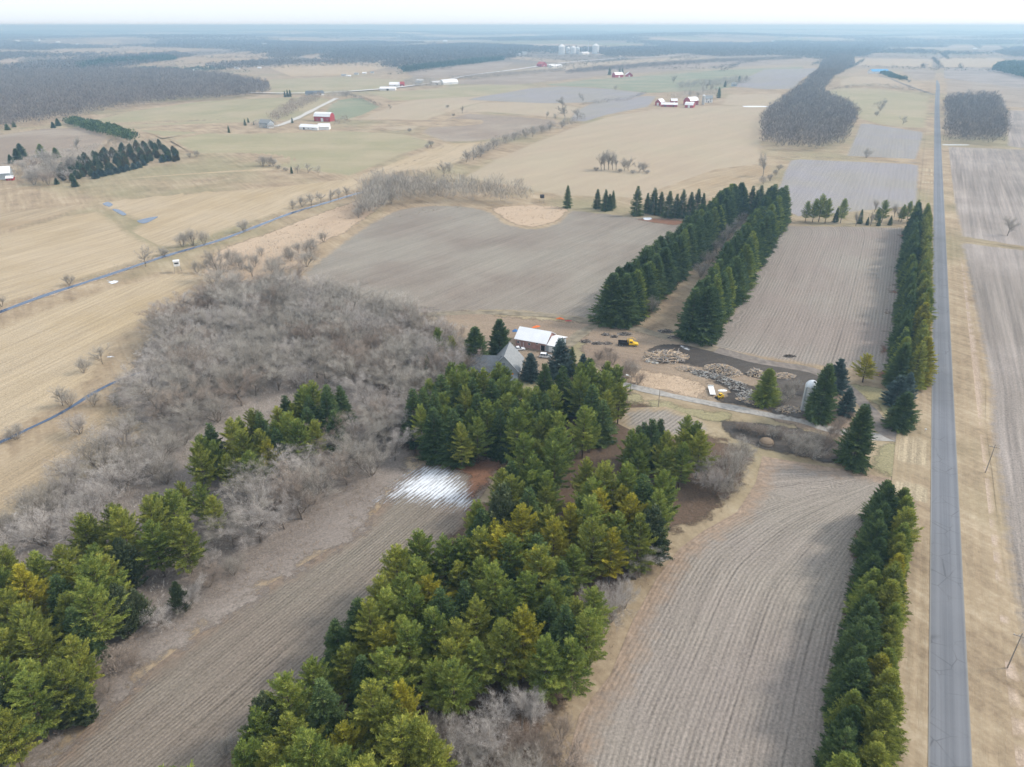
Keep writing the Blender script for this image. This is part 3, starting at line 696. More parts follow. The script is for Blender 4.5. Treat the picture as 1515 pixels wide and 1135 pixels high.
PROTO = {
    'full': [conifer_mesh(s, 18, 5.2, 'full') for s in (5, 6, 7)],
    'spruce': [conifer_mesh(s, 18, 4.6, 'spruce') for s in (1, 2, 3, 4)],
    'pine': [conifer_mesh(s, 17, 4.7, 'pine') for s in (11, 12, 13, 14, 15)],
    'blue': [conifer_mesh(s, 10, 3.6, 'blue') for s in (21, 22)],
    'cedar': [conifer_mesh(s, 12, 3.9, 'cedar') for s in (31, 32)],
    'bare': [bare_mesh(s, 12, 5.0) for s in (41, 42, 43, 44, 45)],
    'big': [bare_mesh(51, 17, 8.0, 1, 1.5, .03, wide=1.3), bare_mesh(52, 17, 7.5, 1, 1.5, .03, wide=1.2)],
    'multi': [bare_mesh(s, 10, 4.4, 5, 1.2) for s in (61, 62, 63)],
    'tall': [bare_mesh(s, 15, 3.6, 1, .9) for s in (71, 72)],
    'shrub': [bare_mesh(s, 4, 2.4, 6, .8, .03) for s in (81, 82)],
}
HT = {'full': 18, 'spruce': 18, 'pine': 17, 'blue': 10, 'cedar': 12, 'bare': 12, 'big': 17, 'multi': 10, 'tall': 15, 'shrub': 4}
_meshcache = {}
def with_mat(me, mat):
    k = (me.name, mat.name)
    if k not in _meshcache:
        if not me.materials: m2 = me
        elif me.materials[0] == mat: m2 = me
        else: m2 = me.copy(); m2.materials.clear()
        if not m2.materials: m2.materials.append(mat)
        _meshcache[k] = m2
    return _meshcache[k]
TREES = []     # (object, look, noun, cluster) to be labelled at the end
_cnt = [0]
def tree(kind, x, y, h, mat, name, cat, look, cluster, group, wide=1.0, label=None, lean=None):
    _cnt[0] += 1
    ps = PROTO[kind]; cr, tr = ps[_cnt[0] * 7 % len(ps)] if len(ps) > 1 else ps[0]
    s = h / HT[kind]
    o = empty(name, (x, y, gz(x, y) - .05), random.uniform(0, 6.28), label, cat, group)
    o.scale = (s * wide, s * wide, s)
    if lean: o.rotation_euler = (R(lean * random.uniform(-1, 1)), R(lean * random.uniform(-1, 1)), o.rotation_euler[2])
    link('crown', with_mat(cr, mat), o); link('trunk', tr, o)
    if not label: TREES.append((o, look, cat, cluster))
    return o
LOOK = {'F_SPRUCE': 'dark green spruce', 'F_PINE': 'green pine', 'F_PINEY': 'olive green pine', 'F_YELLOW': 'yellowed pine', 'F_BLUE': 'blue grey spruce', 'F_CEDAR': 'dull green cedar', 'F_BROWN': 'browning spruce'}
def conifer(kind, px, py, h, mat, cluster, group=None, label=None, wide=1.0, xy=None):
    x, y = xy if xy is not None else P(px, py, h * .5)
    mn = [k for k, v in globals().items() if k.startswith('F_') and v is mat][0]
    look = LOOK[mn] if not (kind == 'spruce' and mn in ('F_PINEY', 'F_YELLOW')) else {'F_PINEY': 'olive green spruce', 'F_YELLOW': 'yellowed spruce'}[mn]
    nm = {'full': 'spruce_tree', 'spruce': 'spruce_tree', 'blue': 'spruce_tree', 'pine': 'pine_tree', 'cedar': 'cedar_tree'}[kind]
    if kind == 'blue': nm = 'blue_spruce_tree'
    if group and 'roadside' in group:
        nm = 'evergreen_tree'; look = {'F_SPRUCE': 'dark green', 'F_PINE': 'green', 'F_PINEY': 'olive', 'F_YELLOW': 'yellowed'}[mn] + ' evergreen'
    return tree(kind, x, y, h, mat, nm, nm.replace('_', ' ').replace('blue ', ''), look, cluster, group, wide * random.uniform(.92, 1.1), label)
TL = {'T_GREY': 'grey', 'T_PALE': 'pale grey', 'T_RED': 'reddish brown'}
def bare(kind, px, py, h, mat, cluster, group=None, label=None, wide=1.0, xy=None, anchor=.45):
    x, y = xy if xy is not None else P(px, py, h * anchor)
    mn = [k for k, v in globals().items() if k.startswith('T_') and v is mat][0]
    sh = kind == 'shrub' or (kind == 'multi' and h < 7.6)
    look = TL[mn] + ' leafless bush' if sh else TL[mn] + {'bare': ' leafless tree', 'big': ' wide leafless tree', 'multi': ' many-stemmed bare tree', 'tall': ' slim leafless tree', 'shrub': ' leafless bush'}[kind]
    return tree(kind, x, y, h, mat, 'leafless_bush' if sh else 'leafless_tree', 'bush' if sh else 'bare tree', look, cluster, group, wide * random.uniform(.9, 1.12), label, lean=3)
def poisson(px, spacing, zc, maxn=9999, jit=1):
    poly = np.array([P(a, b, zc) for a, b in px]); mn, mx = poly.min(0), poly.max(0)
    pts = []
    rows = np.arange(mn[1], mx[1], spacing * .87)
    for j, yy in enumerate(rows):
        for xx in np.arange(mn[0] + (j % 2) * spacing / 2, mx[0], spacing):
            pts.append((xx + rng.uniform(-.28, .28) * spacing * jit, yy + rng.uniform(-.28, .28) * spacing * jit))
    pts = np.array(pts); pts = pts[inside(pts, poly)]
    rng.shuffle(pts); return pts[:maxn]
def rowline(a, b, spacing, z, side=0.0, jit=.5):
    A, B = np.array(P(*a, z)), np.array(P(*b, z)); d = B - A; L = np.hypot(*d); d = d / L; nn = np.array([-d[1], d[0]])
    n = int(L / spacing)
    return [A + d * (i + .5 * (side != 0)) * spacing + nn * side + rng.normal(size=2) * jit for i in range(n + 1)]

# --- double avenue of spruces
for nm, a, b, off in (('left row of the spruce avenue', (912, 448), (1092, 293), 2.6), ('right row of the spruce avenue', (1032, 470), (1152, 300), 3.0)):
    for sgn in (-1, 1):
        side = 'inner' if (sgn == -1) == nm.startswith('left') else 'outer'
        for k, p in enumerate(rowline(a, b, 5.9, 10, sgn * off)):
            h = random.uniform(17.5, 22) if 0 < k else 21
            m = F_PINE if random.random() < .12 else F_SPRUCE
            conifer('full' if random.random() < .45 else 'spruce', 0, 0, h, m, ('ROW, ' + side + ' line, ' + nm.split()[0] + ' avenue row'), 'spruces of the double avenue', xy=tuple(p), wide=1.2)
for px, py in ((1100, 300), (1112, 297), (1124, 296), (1134, 300), (1118, 304)):
    conifer('spruce', px, py, 19, F_SPRUCE, 'far end of the spruce avenue', 'spruces of the double avenue')
for px, py in ((1097, 322), (1088, 332), (1080, 342), (1072, 352), (1062, 364), (1050, 382), (1038, 398), (962, 452), (1070, 345)):
    bare('multi', px, py, 9, T_GREY, 'gap between the avenue rows', 'bare trees in the avenue gap')
# --- field edge conifers
for px, py, h in ((840, 291, 15), (884, 294, 13), (896, 296, 14), (907, 295, 12), (902, 299, 11)):
    conifer('spruce', px, py, h, F_SPRUCE, 'bend of the hourglass tan marsh', None)
for px, py, h in ((943, 297, 19), (958, 300, 13), (968, 297, 17), (978, 301, 15), (990, 302, 17), (1001, 304, 15), (1010, 301, 18), (1022, 304, 17), (1032, 300, 18), (1040, 303, 15)):
    conifer('spruce', px, py, h, F_SPRUCE, 'back edge of the big grey field', None)
for px, py, h, kd in ((1194, 313, 13, 'pine'), (1205, 312, 14, 'pine'), (1215, 308, 17, 'pine'), (1224, 312, 15, 'pine'), (1247, 312, 15, 'pine'), (1238, 318, 9, 'spruce'), (1274, 320, 9, 'spruce'), (1284, 327, 5, 'spruce'), (1298, 320, 9, 'pine'), (1308, 313, 14, 'pine'), (1301, 327, 6, 'spruce'), (1318, 326, 6, 'spruce')):
    conifer(kd, px, py, h, F_PINE if kd == 'pine' else F_SPRUCE, 'far edge of the ridged stubble field', None)
for px, py, h in ((1336, 316, 11), (1345, 312, 12), (1356, 313, 14)):
    conifer('pine', px, py, h, F_PINE, 'far end of the upper roadside row', None)
for px, py in ((1296, 305), (1325, 312), (1332, 318), (1268, 325), (1290, 324)):
    bare('tall', px, py, 9, T_GREY, 'far edge of the ridged stubble field', 'bare trees at the ridged field')
# --- upper roadside row
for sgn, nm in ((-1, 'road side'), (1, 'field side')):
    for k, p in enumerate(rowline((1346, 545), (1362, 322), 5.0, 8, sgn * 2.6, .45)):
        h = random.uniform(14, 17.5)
        if nm == 'road side': m = F_PINEY if random.random() < .7 else F_YELLOW if random.random() < .4 else F_PINE  # sunward line: lit yellow-green put into the colour, with winter-burnt needles
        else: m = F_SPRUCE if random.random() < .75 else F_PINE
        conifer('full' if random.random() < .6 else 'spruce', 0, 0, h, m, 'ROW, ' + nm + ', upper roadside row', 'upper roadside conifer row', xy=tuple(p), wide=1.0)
conifer('blue', 1329, 578, 10.5, F_BLUE, '', None, 'front blue grey spruce of the pair at the near end of the upper roadside row', wide=1.05)
conifer('blue', 1343, 572, 9.5, F_BLUE, '', None, 'blue grey spruce half behind its twin, closest to the road, by the track')
conifer('full', 1337, 607, 12, F_SPRUCE, '', None, 'dark green spruce standing alone where the dirt track meets the road', wide=1.4)
bare('multi', 1327, 492, 8, T_GREY, '', None, 'grey bush-like bare tree pressed against the upper roadside conifer row')
# --- lower roadside row
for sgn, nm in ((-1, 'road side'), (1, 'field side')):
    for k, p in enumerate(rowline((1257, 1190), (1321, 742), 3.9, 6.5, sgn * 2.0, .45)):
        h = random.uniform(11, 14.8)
        if nm == 'road side': m = F_PINEY if random.random() < .75 else F_YELLOW if random.random() < .3 else F_PINE  # side facing the sun coloured as lit, besides its discoloured needles
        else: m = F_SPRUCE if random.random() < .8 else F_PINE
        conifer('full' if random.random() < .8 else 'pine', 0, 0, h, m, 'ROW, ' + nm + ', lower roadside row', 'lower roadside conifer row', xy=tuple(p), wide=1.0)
# --- farmyard trees
conifer('full', 1271, 645, 19, F_SPRUCE, '', None, 'large dark spruce by the driveway mouth, closest to the road of the yard trees', wide=1.0)
conifer('full', 1219, 580, 18.5, F_SPRUCE, '', None, 'broad green spruce hiding the right side of the white silo', wide=1.1)
conifer('full', 1135, 572, 12.5, F_PINE, '', None, 'lone round green spruce beside the wood heaps, left of the silo', wide=1.15)
conifer('pine', 1281, 545, 10.5, F_YELLOW, '', None, 'sparse yellow pine alone on the grass between field and road', wide=1.35)
conifer('blue', 1240, 556, 12, F_BLUE, '', None, 'blue grey spruce peeking out behind the broad spruce at the silo')
conifer('blue', 1254, 594, 9, F_BLUE, '', None, 'low blue grey spruce to the right of the broad spruce at the silo')
conifer('full', 703, 518, 17, F_SPRUCE, '', None, 'pointed dark spruce directly left of the grey roofed house', wide=1.15)
conifer('full', 739, 504, 16, F_SPRUCE, '', None, 'dark rounded spruce between the house and the pink barn', wide=1.2)
conifer('blue', 785, 543, 10, F_BLUE, '', None, 'pale blue spruce standing in the yard right of the house')
conifer('blue', 829, 530, 14, F_BLUE, '', None, 'tallest blue green spruce in front of the barn lean-to', wide=1.15)
conifer('spruce', 846, 534, 11, F_SPRUCE, '', None, 'slim dark spruce right beside the tallest blue spruce')
conifer('blue', 862, 545, 10, F_BLUE, '', None, 'shorter blue green spruce, right of the slim dark one in the yard')
conifer('pine', 648, 512, 14, F_PINE, '', None, 'dark pine at the edge of the bare wood left of the house')
conifer('pine', 668, 520, 12, F_PINEY, '', None, 'olive pine in the bare wood between the dark pine and house')
conifer('cedar', 632, 545, 9, F_SPRUCE, '', None, 'narrow dark evergreen deep in the bare wood left of the house', wide=.6)
for px, py, h in ((738, 563, 13), (748, 572, 14), (668, 566, 14), (684, 570, 15), (700, 574, 14), (716, 575, 14), (733, 573, 13), (748, 586, 14)):
    conifer('pine', px, py, h, F_PINE, 'house', 'pines between the house and the snow patch', wide=1.1)
for px, py in ((568, 497), (620, 480)):
    conifer('cedar', px, py, 5, F_YELLOW, 'grey field corner behind the bare wood', None)
for px, py in ((1255, 612), (1245, 622), (1238, 632)):
    bare('shrub', px, py, 3, T_RED, 'broad spruce at the silo', None)

YSPOT = [(512, 640), (560, 975), (650, 900), (830, 800), (850, 740), (760, 800), (120, 840), (75, 950), (200, 800), (470, 1085), (440, 1110), (520, 1100), (497, 583), (355, 672), (388, 690), (250, 800), (815, 850), (795, 870), (700, 1030), (735, 1020), (770, 960), (780, 1000), (905, 770), (925, 780), (905, 820), (30, 905), (55, 890), (580, 1075), (590, 1040), (455, 580), (730, 815), (645, 870), (870, 690), (600, 1100), (690, 1045), (640, 1110)]
def near_y(x, y, h, lim):
    a = x / y if y else 0
    # photo pixel of the crown centre
    zc = y * _cp + (CAM_H - h * .5) * _sp; px = PW / 2 + FPX * x / zc; py = PH / 2 - FPX * ((h * .5 - CAM_H) * _cp + y * _sp) / zc
    return min(math.hypot(px - a_, py - b_) for a_, b_ in YSPOT) < lim, px, py
GP = [[(838, 640), (848, 700), (838, 760), (834, 810)], [(930, 640), (905, 660), (880, 690), (868, 705)]]
_gp = [densify(W(q), 6, False) for q in GP]
GAP = [lambda x, y: min(dist_poly([[x, y]], g_)[0][0] for g_ in _gp) < 2.6]
def grove(px, spacing, cluster, group, mix, hr, ylim=20, zc=9):
    for x, y in poisson(px, spacing, zc):
        if GAP[0](x, y) or random.random() < .03: continue
        h = random.uniform(*hr); yy, qx, qy = near_y(x, y, h, ylim)
        r = random.random(); kd, m = 'pine', F_PINE
        acc = 0
        for w, k2, m2 in mix:
            acc += w
            if r < acc: kd, m = k2, m2; break
        if yy: kd, m = 'pine', (F_YELLOW if random.random() < .7 else F_PINEY)
        cl = cluster(qx, qy) if callable(cluster) else cluster
        conifer(kd, 0, 0, h, m, cl, group, xy=(x, y), wide=1.06 if kd == 'pine' else (1.75 if 'left farm' in str(group) else 1.2))
MIXC = [(.42, 'pine', F_PINE), (.27, 'pine', F_PINEY), (.27, 'spruce', F_SPRUCE), (.04, 'cedar', F_CEDAR)]
MIXD = [(.58, 'pine', F_PINE), (.07, 'pine', F_PINEY), (.35, 'spruce', F_SPRUCE)]
MIXL = [(.22, 'pine', F_PINE), (.62, 'pine', F_PINEY), (.10, 'spruce', F_SPRUCE), (.06, 'cedar', F_CEDAR)]
def cl_up(x, y): return 'house' if x < 760 else 'yard end of the driveway'
grove([(612, 580), (640, 572), (700, 578), (745, 590), (790, 575), (850, 560), (900, 545), (925, 565), (928, 600), (905, 640), (850, 655), (800, 650), (740, 650), (690, 655), (620, 645), (600, 610)], 5.9, cl_up, 'pines between the house and the snow patch', MIXD, (13, 17.5), 0)
def cl_mid(x, y): return 'thin snow patch' if x < 790 else ('inner corner of the curved stubble field' if y < 760 else 'left corner of the curved stubble field')
grove([(790, 635), (850, 625), (880, 650), (870, 690), (905, 720), (985, 740), (1000, 770), (975, 810), (905, 830), (850, 840), (780, 860), (700, 850), (702, 775), (752, 700)], 5.9, cl_mid, 'pines of the central grove', MIXC, (13, 18))
grove([(925, 640), (975, 628), (1045, 640), (1050, 665), (1010, 700), (950, 700), (925, 670)], 6.0, 'driveway', 'pines of the central grove', MIXD, (12, 15.5))
def cl_low(x, y): return 'dark ploughed field' if x < 620 else ('leafless trees at the bottom of the grove' if y > 1000 else 'left edge of the curved stubble field')
grove([(690, 820), (780, 840), (860, 850), (890, 900), (895, 960), (870, 1010), (820, 1000), (760, 990), (700, 1010), (640, 1040), (650, 1100), (680, 1160), (600, 1220), (190, 1240), (305, 1150), (370, 1085), (425, 1020), (468, 965), (520, 905), (585, 850), (650, 815)], 5.8, cl_low, 'pines of the central grove', MIXC, (13, 18))
def cl_left(x, y): return 'creek bend' if x > 270 and y < 720 else ('leaning dead tree' if x > 160 else 'lower left corner of the picture')
grove([(505, 580), (508, 620), (480, 645), (430, 660), (380, 690), (320, 700), (285, 700), (300, 660), (345, 630), (400, 600), (450, 580)], 5.8, 'creek bend', 'pines of the left strip', [(.42, 'pine', F_PINE), (.3, 'pine', F_PINEY), (.28, 'spruce', F_SPRUCE)], (12, 16), 15)
grove([(215, 745), (260, 730), (310, 710), (335, 730), (320, 765), (250, 770), (225, 765)], 5.8, 'creek bend', 'pines of the left strip', MIXL, (11, 15))
grove([(-60, 880), (-20, 860), (30, 840), (90, 800), (140, 780), (230, 765), (285, 785), (278, 822), (205, 838), (150, 862), (145, 905), (138, 955), (110, 1010), (60, 1045), (0, 1120), (-80, 1140), (-100, 1000)], 6.0, cl_left, 'pines of the left strip', MIXL, (13, 18), 18)
for px, py, h in ((180, 905, 13), (205, 900, 9), (265, 885, 8), (60, 1040, 12), (85, 1045, 11), (110, 1025, 10), (10, 1060, 14), (-20, 1090, 14), (120, 1045, 9)):
    conifer('cedar', px, py, h, F_CEDAR, 'near left corner of the dark ploughed field', 'cedars along the ploughed field')

# --- bare wood on the left
nb0 = [0]
def wood(px, spacing, cluster, group, kinds, hr, mats=(T_GREY, T_GREY, T_PALE, T_GREY, T_RED), zc=4, wide=1.3):
    for x, y in poisson(px, spacing, zc):
        bare(random.choice(kinds), 0, 0, random.uniform(*hr) * 1.12, random.choice(mats), cluster if not callable(cluster) else cluster(x, y), group, xy=(x, y), wide=wide); nb0[0] += 1
def cl_w(x, y):
    best = min(WL, key=lambda k: math.hypot(WL[k][0] - x, WL[k][1] - y)); return best
WL = {'white snow heap on the meadow': P(165, 525), 'low creek': P(200, 556), 'pole box on stilts': P(263, 398), 'yellow topped pine of the left strip': P(497, 600), 'house': P(725, 560), 'left corner of the big grey field': P(460, 400), 'thin snow patch': P(600, 700), 'meadow below the low creek': P(120, 640), 'left picture edge': P(20, 740), 'grey field front edge': P(640, 462), 'creek bend': P(300, 560)}
GW = 'leafless trees of the left wood'
wood([(285, 445), (340, 425), (440, 420), (530, 445), (600, 465), (650, 480), (640, 520), (600, 545), (560, 575), (510, 560), (450, 560), (400, 580), (330, 615), (290, 640), (250, 610), (190, 600), (200, 560), (235, 520), (215, 490)], 8.3, cl_w, GW, ['bare', 'bare', 'multi', 'bare'], (9, 13.5))
wood([(300, 425), (330, 390), (420, 370), (480, 350), (470, 375), (440, 405), (380, 420)], 15, cl_w, GW, ['multi', 'bare'], (6, 9))
wood([(140, 560), (200, 520), (240, 490), (215, 540), (190, 590), (110, 660), (90, 640)], 15, cl_w, GW, ['multi', 'bare'], (5, 8))
wood([(640, 490), (700, 530), (690, 570), (610, 580), (600, 640), (590, 670), (545, 640), (530, 590), (560, 560)], 7.6, cl_w, GW, ['bare', 'multi', 'bare'], (9, 13), (T_GREY, T_PALE, T_RED))
wood([(530, 640), (590, 640), (600, 665), (560, 690), (520, 700), (500, 690), (510, 650)], 7.0, cl_w, GW, ['bare', 'multi'], (9, 13), (T_PALE, T_GREY))
wood([(190, 620), (270, 640), (270, 690), (200, 720), (190, 760), (110, 790), (60, 800), (0, 830), (-60, 840), (-60, 790), (60, 730), (130, 680)], 8.0, cl_w, GW, ['bare', 'multi', 'multi'], (7, 11), (T_GREY, T_PALE, T_GREY))
wood([(480, 660), (505, 640), (515, 690), (500, 730), (440, 770), (400, 800), (345, 815), (320, 770), (350, 730), (420, 690)], 7.0, cl_w, GW, ['bare', 'multi', 'bare'], (8, 12), (T_PALE, T_GREY, T_RED))
wood([(300, 820), (350, 800), (345, 830), (300, 860), (280, 900), (220, 930), (215, 900), (260, 870)], 6.0, 'leaning dead tree', GW, ['multi', 'shrub'], (4, 7), (T_RED, T_PALE, T_GREY))
wood([(130, 975), (220, 940), (210, 960), (150, 1010), (80, 1070), (60, 1060)], 5.5, 'near left corner of the dark ploughed field', GW, ['shrub', 'multi'], (3, 6), (T_RED, T_PALE, T_GREY))
# brush along the near field and trees of the right grove edge
for px, py, h, kd, m in ((948, 830, 10, 'bare', T_PALE), (905, 895, 10, 'multi', T_PALE), (925, 880, 8, 'multi', T_PALE), (880, 900, 8, 'multi', T_GREY), (1083, 690, 12, 'multi', T_GREY), (1060, 712, 9, 'multi', T_PALE), (1100, 668, 9, 'multi', T_GREY), (1045, 700, 9, 'bare', T_GREY), (1075, 720, 7, 'multi', T_GREY)):
    bare(kd, px, py, h, m, 'left corner of the curved stubble field', 'bare trees at the curved field')
for px, py, h, kd, m in ((720, 1095, 11, 'bare', T_PALE), (690, 1110, 10, 'multi', T_PALE), (660, 1085, 9, 'multi', T_PALE), (735, 1070, 9, 'multi', T_PALE), (620, 1080, 8, 'bare', T_GREY), (800, 1110, 8, 'multi', T_RED), (760, 1105, 8, 'multi', T_RED), (785, 1060, 10, 'tall', T_PALE), (772, 1050, 11, 'tall', T_PALE), (830, 1080, 7, 'multi', T_RED), (715, 1130, 9, 'multi', T_GREY), (780, 1140, 9, 'multi', T_GREY), (835, 1120, 6, 'shrub', T_RED)):
    bare(kd, px, py, h, m, 'bottom end of the central grove', 'bare trees below the grove')
for px, py, h in ((545, 930, 6), (575, 880, 7), (590, 855, 6), (430, 1055, 6), (400, 1090, 7), (350, 1100, 5), (330, 1110, 4), (610, 830, 6), (375, 1120, 6)):
    bare('multi', px, py, h, T_GREY, 'right edge of the dark ploughed field', 'bare bushes at the ploughed field')
for px, py, h, m in ((1170, 650, 6, T_GREY), (1190, 655, 7, T_GREY), (1210, 650, 7, T_GREY), (1225, 655, 6, T_RED), (1180, 665, 5, T_GREY), (1205, 668, 6, T_GREY), (1110, 632, 3.5, T_RED), (1125, 636, 4, T_RED), (1145, 640, 4, T_GREY), (1160, 640, 4, T_RED), (1095, 630, 3, T_RED), (1232, 640, 5, T_RED)):
    bare('multi' if h > 4.5 else 'shrub', px, py, h, m, 'near side of the driveway', 'bare bushes below the driveway')
for px, py, h, m in ((930, 540, 6, T_RED), (922, 550, 7, T_RED), (938, 548, 6, T_GREY), (900, 520, 5, T_RED), (885, 525, 5, T_RED), (908, 530, 6, T_RED), (945, 560, 5, T_RED), (1165, 575, 5, T_GREY), (1172, 583, 4, T_GREY), (1180, 570, 4, T_GREY), (1160, 592, 4, T_GREY)):
    bare('multi', px, py, h, m, 'log heap beside the yellow machine' if px < 1000 else 'silo', 'bare bushes in the yard')
# solitary and line trees, mid distance
bare('big', 318, 395, 17, T_GREY, '', None, 'huge wide leafless tree standing over the marsh edge beside the pole box')
for px, py, h, kd in ((212, 380, 11, 'bare'), (283, 350, 11, 'multi'), (268, 355, 9, 'multi'), (300, 352, 9, 'multi'), (360, 333, 9, 'multi'), (100, 414, 6, 'multi'), (0, 445, 6, 'multi'), (432, 302, 7, 'multi'), (446, 298, 8, 'multi'), (460, 295, 9, 'bare'), (474, 293, 9, 'bare'), (488, 290, 9, 'bare'), (500, 287, 9, 'bare'), (512, 284, 9, 'bare'), (240, 372, 5, 'shrub'), (478, 350, 7, 'multi'), (462, 358, 6, 'multi'), (340, 380, 9, 'multi'), (375, 385, 8, 'multi'), (400, 390, 8, 'multi'), (385, 372, 6, 'multi'), (425, 372, 7, 'multi'), (440, 365, 7, 'multi'), (120, 540, 7, 'multi'), (148, 525, 8, 'bare'), (135, 590, 6, 'multi'), (88, 585, 8, 'bare'), (100, 590, 6, 'multi'), (22, 640, 5, 'shrub'), (290, 395, 7, 'multi'), (350, 410, 8, 'multi'), (410, 405, 9, 'bare')):
    bare(kd, px, py, h, T_GREY, 'blue creek' if py < 470 else 'low creek', 'bare trees along the creeks')
for px, py, h in ((545, 302, 10), (536, 308, 9), (530, 314, 8), (554, 296, 10), (566, 292, 11), (578, 290, 11)):
    bare('multi', px, py, h, T_GREY, 'back edge of the big grey field', 'bare trees behind the big grey field')
def line(pts, n, hr, kinds, cluster, group, mats=(T_GREY,), jit=3):
    pp = np.array(pts, float)
    for t in np.linspace(0, len(pp) - 1.001, n):
        i = int(t); q = pp[i] + (pp[i + 1] - pp[i]) * (t - i) + rng.normal(size=2) * jit * np.array([1, .5])
        bare(random.choice(kinds), q[0], q[1], random.uniform(*hr), random.choice(mats), cluster, group)
line([(690, 232), (712, 222), (740, 209), (770, 200), (800, 192), (830, 184)], 12, (10, 13), ['bare', 'multi'], 'diagonal ditch hedge', 'bare trees of the diagonal hedge', jit=1.5)
for px, py, h, kd in ((832, 152, 17, 'big'), (836, 165, 17, 'big'), (855, 168, 15, 'bare'), (809, 170, 10, 'tall'), (822, 172, 9, 'bare'), (684, 163, 11, 'tall'), (671, 170, 4, 'shrub'), (662, 157, 5, 'shrub'), (858, 142, 12, 'bare'), (862, 147, 9, 'bare'), (910, 130, 10, 'bare'), (638, 212, 8, 'multi'), (632, 216, 6, 'multi'), (606, 192, 5, 'shrub'), (576, 158, 9, 'bare'), (513, 140, 13, 'bare'), (507, 140, 9, 'bare')):
    bare(kd, px, py, h, T_GREY, 'tan field crossed by ditches', None)
for px, py, h, kd in ((890, 240, 15, 'tall'), (895, 238, 16, 'tall'), (901, 237, 17, 'tall'), (907, 238, 16, 'tall'), (912, 241, 14, 'tall'), (924, 244, 12, 'bare'), (930, 243, 12, 'bare'), (946, 248, 9, 'bare'), (953, 247, 9, 'multi'), (882, 250, 4, 'shrub'), (917, 252, 4, 'shrub'), (937, 254, 4, 'shrub'), (958, 254, 4, 'shrub')):
    bare(kd, px, py, h, T_GREY, 'small copse in the tan field', 'trees of the small copse')
for px, py, h, kd in ((388, 238, 10, 'multi'), (398, 238, 10, 'multi'), (404, 240, 8, 'multi'), (440, 250, 8, 'bare'), (455, 249, 9, 'bare'), (470, 252, 8, 'bare'), (412, 247, 4, 'shrub'), (422, 250, 4, 'shrub'), (656, 250, 13, 'bare'), (664, 248, 10, 'bare'), (290, 227, 7, 'multi'), (280, 229, 6, 'multi')):
    bare(kd, px, py, h, T_GREY, 'tiny spruce on the olive meadow edge', None)
conifer('spruce', 431, 251, 6, F_SPRUCE, '', None, 'tiny solitary spruce among bare trees on the olive meadow edge')
for px, py, h, kd in ((1131, 245, 19, 'tall'), (1140, 262, 7, 'multi'), (1148, 255, 6, 'multi'), (1130, 266, 7, 'multi'), (1153, 247, 6, 'multi'), (1283, 226, 10, 'multi'), (1337, 178, 12, 'bare'), (1303, 160, 9, 'multi'), (1306, 156, 8, 'multi'), (1309, 151, 8, 'multi'), (1298, 168, 8, 'multi'), (1495, 335, 12, 'bare'), (1388, 101, 12, 'bare'), (1382, 103, 11, 'bare'), (1391, 99, 13, 'bare')):
    bare(kd, px, py, h, T_GREY, 'road beyond the far grey field' , None)
bare('shrub', 1345, 120, 6, T_GREY, 'road beyond the far grey field', None)
# trees round the far farms
for px, py, h, kd, m in ((997, 117, 17, 'bare', T_GREY), (1046, 128, 16, 'tall', T_GREY), (1052, 131, 15, 'tall', T_GREY), (1040, 133, 14, 'tall', T_GREY), (1021, 140, 14, 'tall', T_GREY), (1032, 141, 13, 'tall', T_GREY), (1060, 133, 9, 'bare', T_GREY), (1104, 117, 16, 'tall', T_GREY), (1090, 124, 10, 'bare', T_GREY), (1075, 122, 12, 'bare', T_GREY), (1010, 127, 10, 'bare', T_GREY), (1018, 125, 10, 'bare', T_GREY), (1028, 124, 10, 'bare', T_GREY)):
    bare(kd, px, py, h, m, 'white farmhouse beyond the tan field', None)
conifer('spruce', 1064, 137, 17, F_SPRUCE, '', None, 'dark spruce right beside the white farmhouse beyond the tan field')
for px, py, h in ((902, 105, 18), (917, 104, 14), (921, 105, 13)):
    conifer('spruce', px, py, h, F_SPRUCE, 'twin red barns on the green field', None, wide=1.1)
for px, py, h in ((1073, 124, 12), (1094, 117, 15), (1050, 122, 10)):
    conifer('spruce', px, py, h, F_SPRUCE, 'pale house behind the white farmhouse', None)
for px, py, h in ((425, 138, 12), (429, 138, 11), (421, 139, 10), (338, 191, 8), (362, 181, 8), (367, 178, 6), (432, 178, 7), (375, 182, 5)):
    conifer('spruce', px, py, h, F_SPRUCE, 'long white dairy barn', None)
# left farm: spruce plantation rows and bare trees
for k, (px, py) in enumerate([(140, 259), (146, 256), (152, 256), (161, 254), (171, 252), (180, 250), (188, 248), (197, 246), (205, 244), (212, 241), (239, 236), (247, 234), (260, 232)]):
    conifer('blue', px, py, 5.5, F_BLUE, 'tan meadow below the left farm', 'young blue spruces below the left farm', wide=1.7)
grove([(90, 240), (130, 228), (180, 215), (230, 208), (262, 222), (268, 232), (215, 236), (150, 250), (110, 262), (80, 262)], 8.0, 'left farm', 'evergreens by the left farm', [(.15, 'cedar', F_SPRUCE), (.6, 'cedar', F_CEDAR), (.25, 'cedar', F_BROWN)], (5, 7.5), 0, 4)
for px, py, h, m in ((30, 222, 14, F_SPRUCE), (24, 228, 12, F_SPRUCE), (60, 222, 13, F_PINE), (82, 226, 11, F_PINE), (85, 181, 11, F_SPRUCE), (78, 185, 9, F_SPRUCE), (15, 235, 9, F_SPRUCE), (110, 270, 8, F_SPRUCE), (83, 268, 6, F_SPRUCE), (10, 188, 9, F_PINE), (20, 184, 8, F_PINE)):
    conifer('full', px, py, h * .8, m, 'left farm', None, wide=1.5)
wood([(20, 255), (60, 235), (120, 240), (100, 265), (50, 272)], 15, 'left farm', 'bare trees by the left farm', ['bare', 'multi'], (9, 12))
bare('big', 112, 213, 14, T_GREY, '', None, 'wide leafless tree on the slope of the small knoll by the left farm')
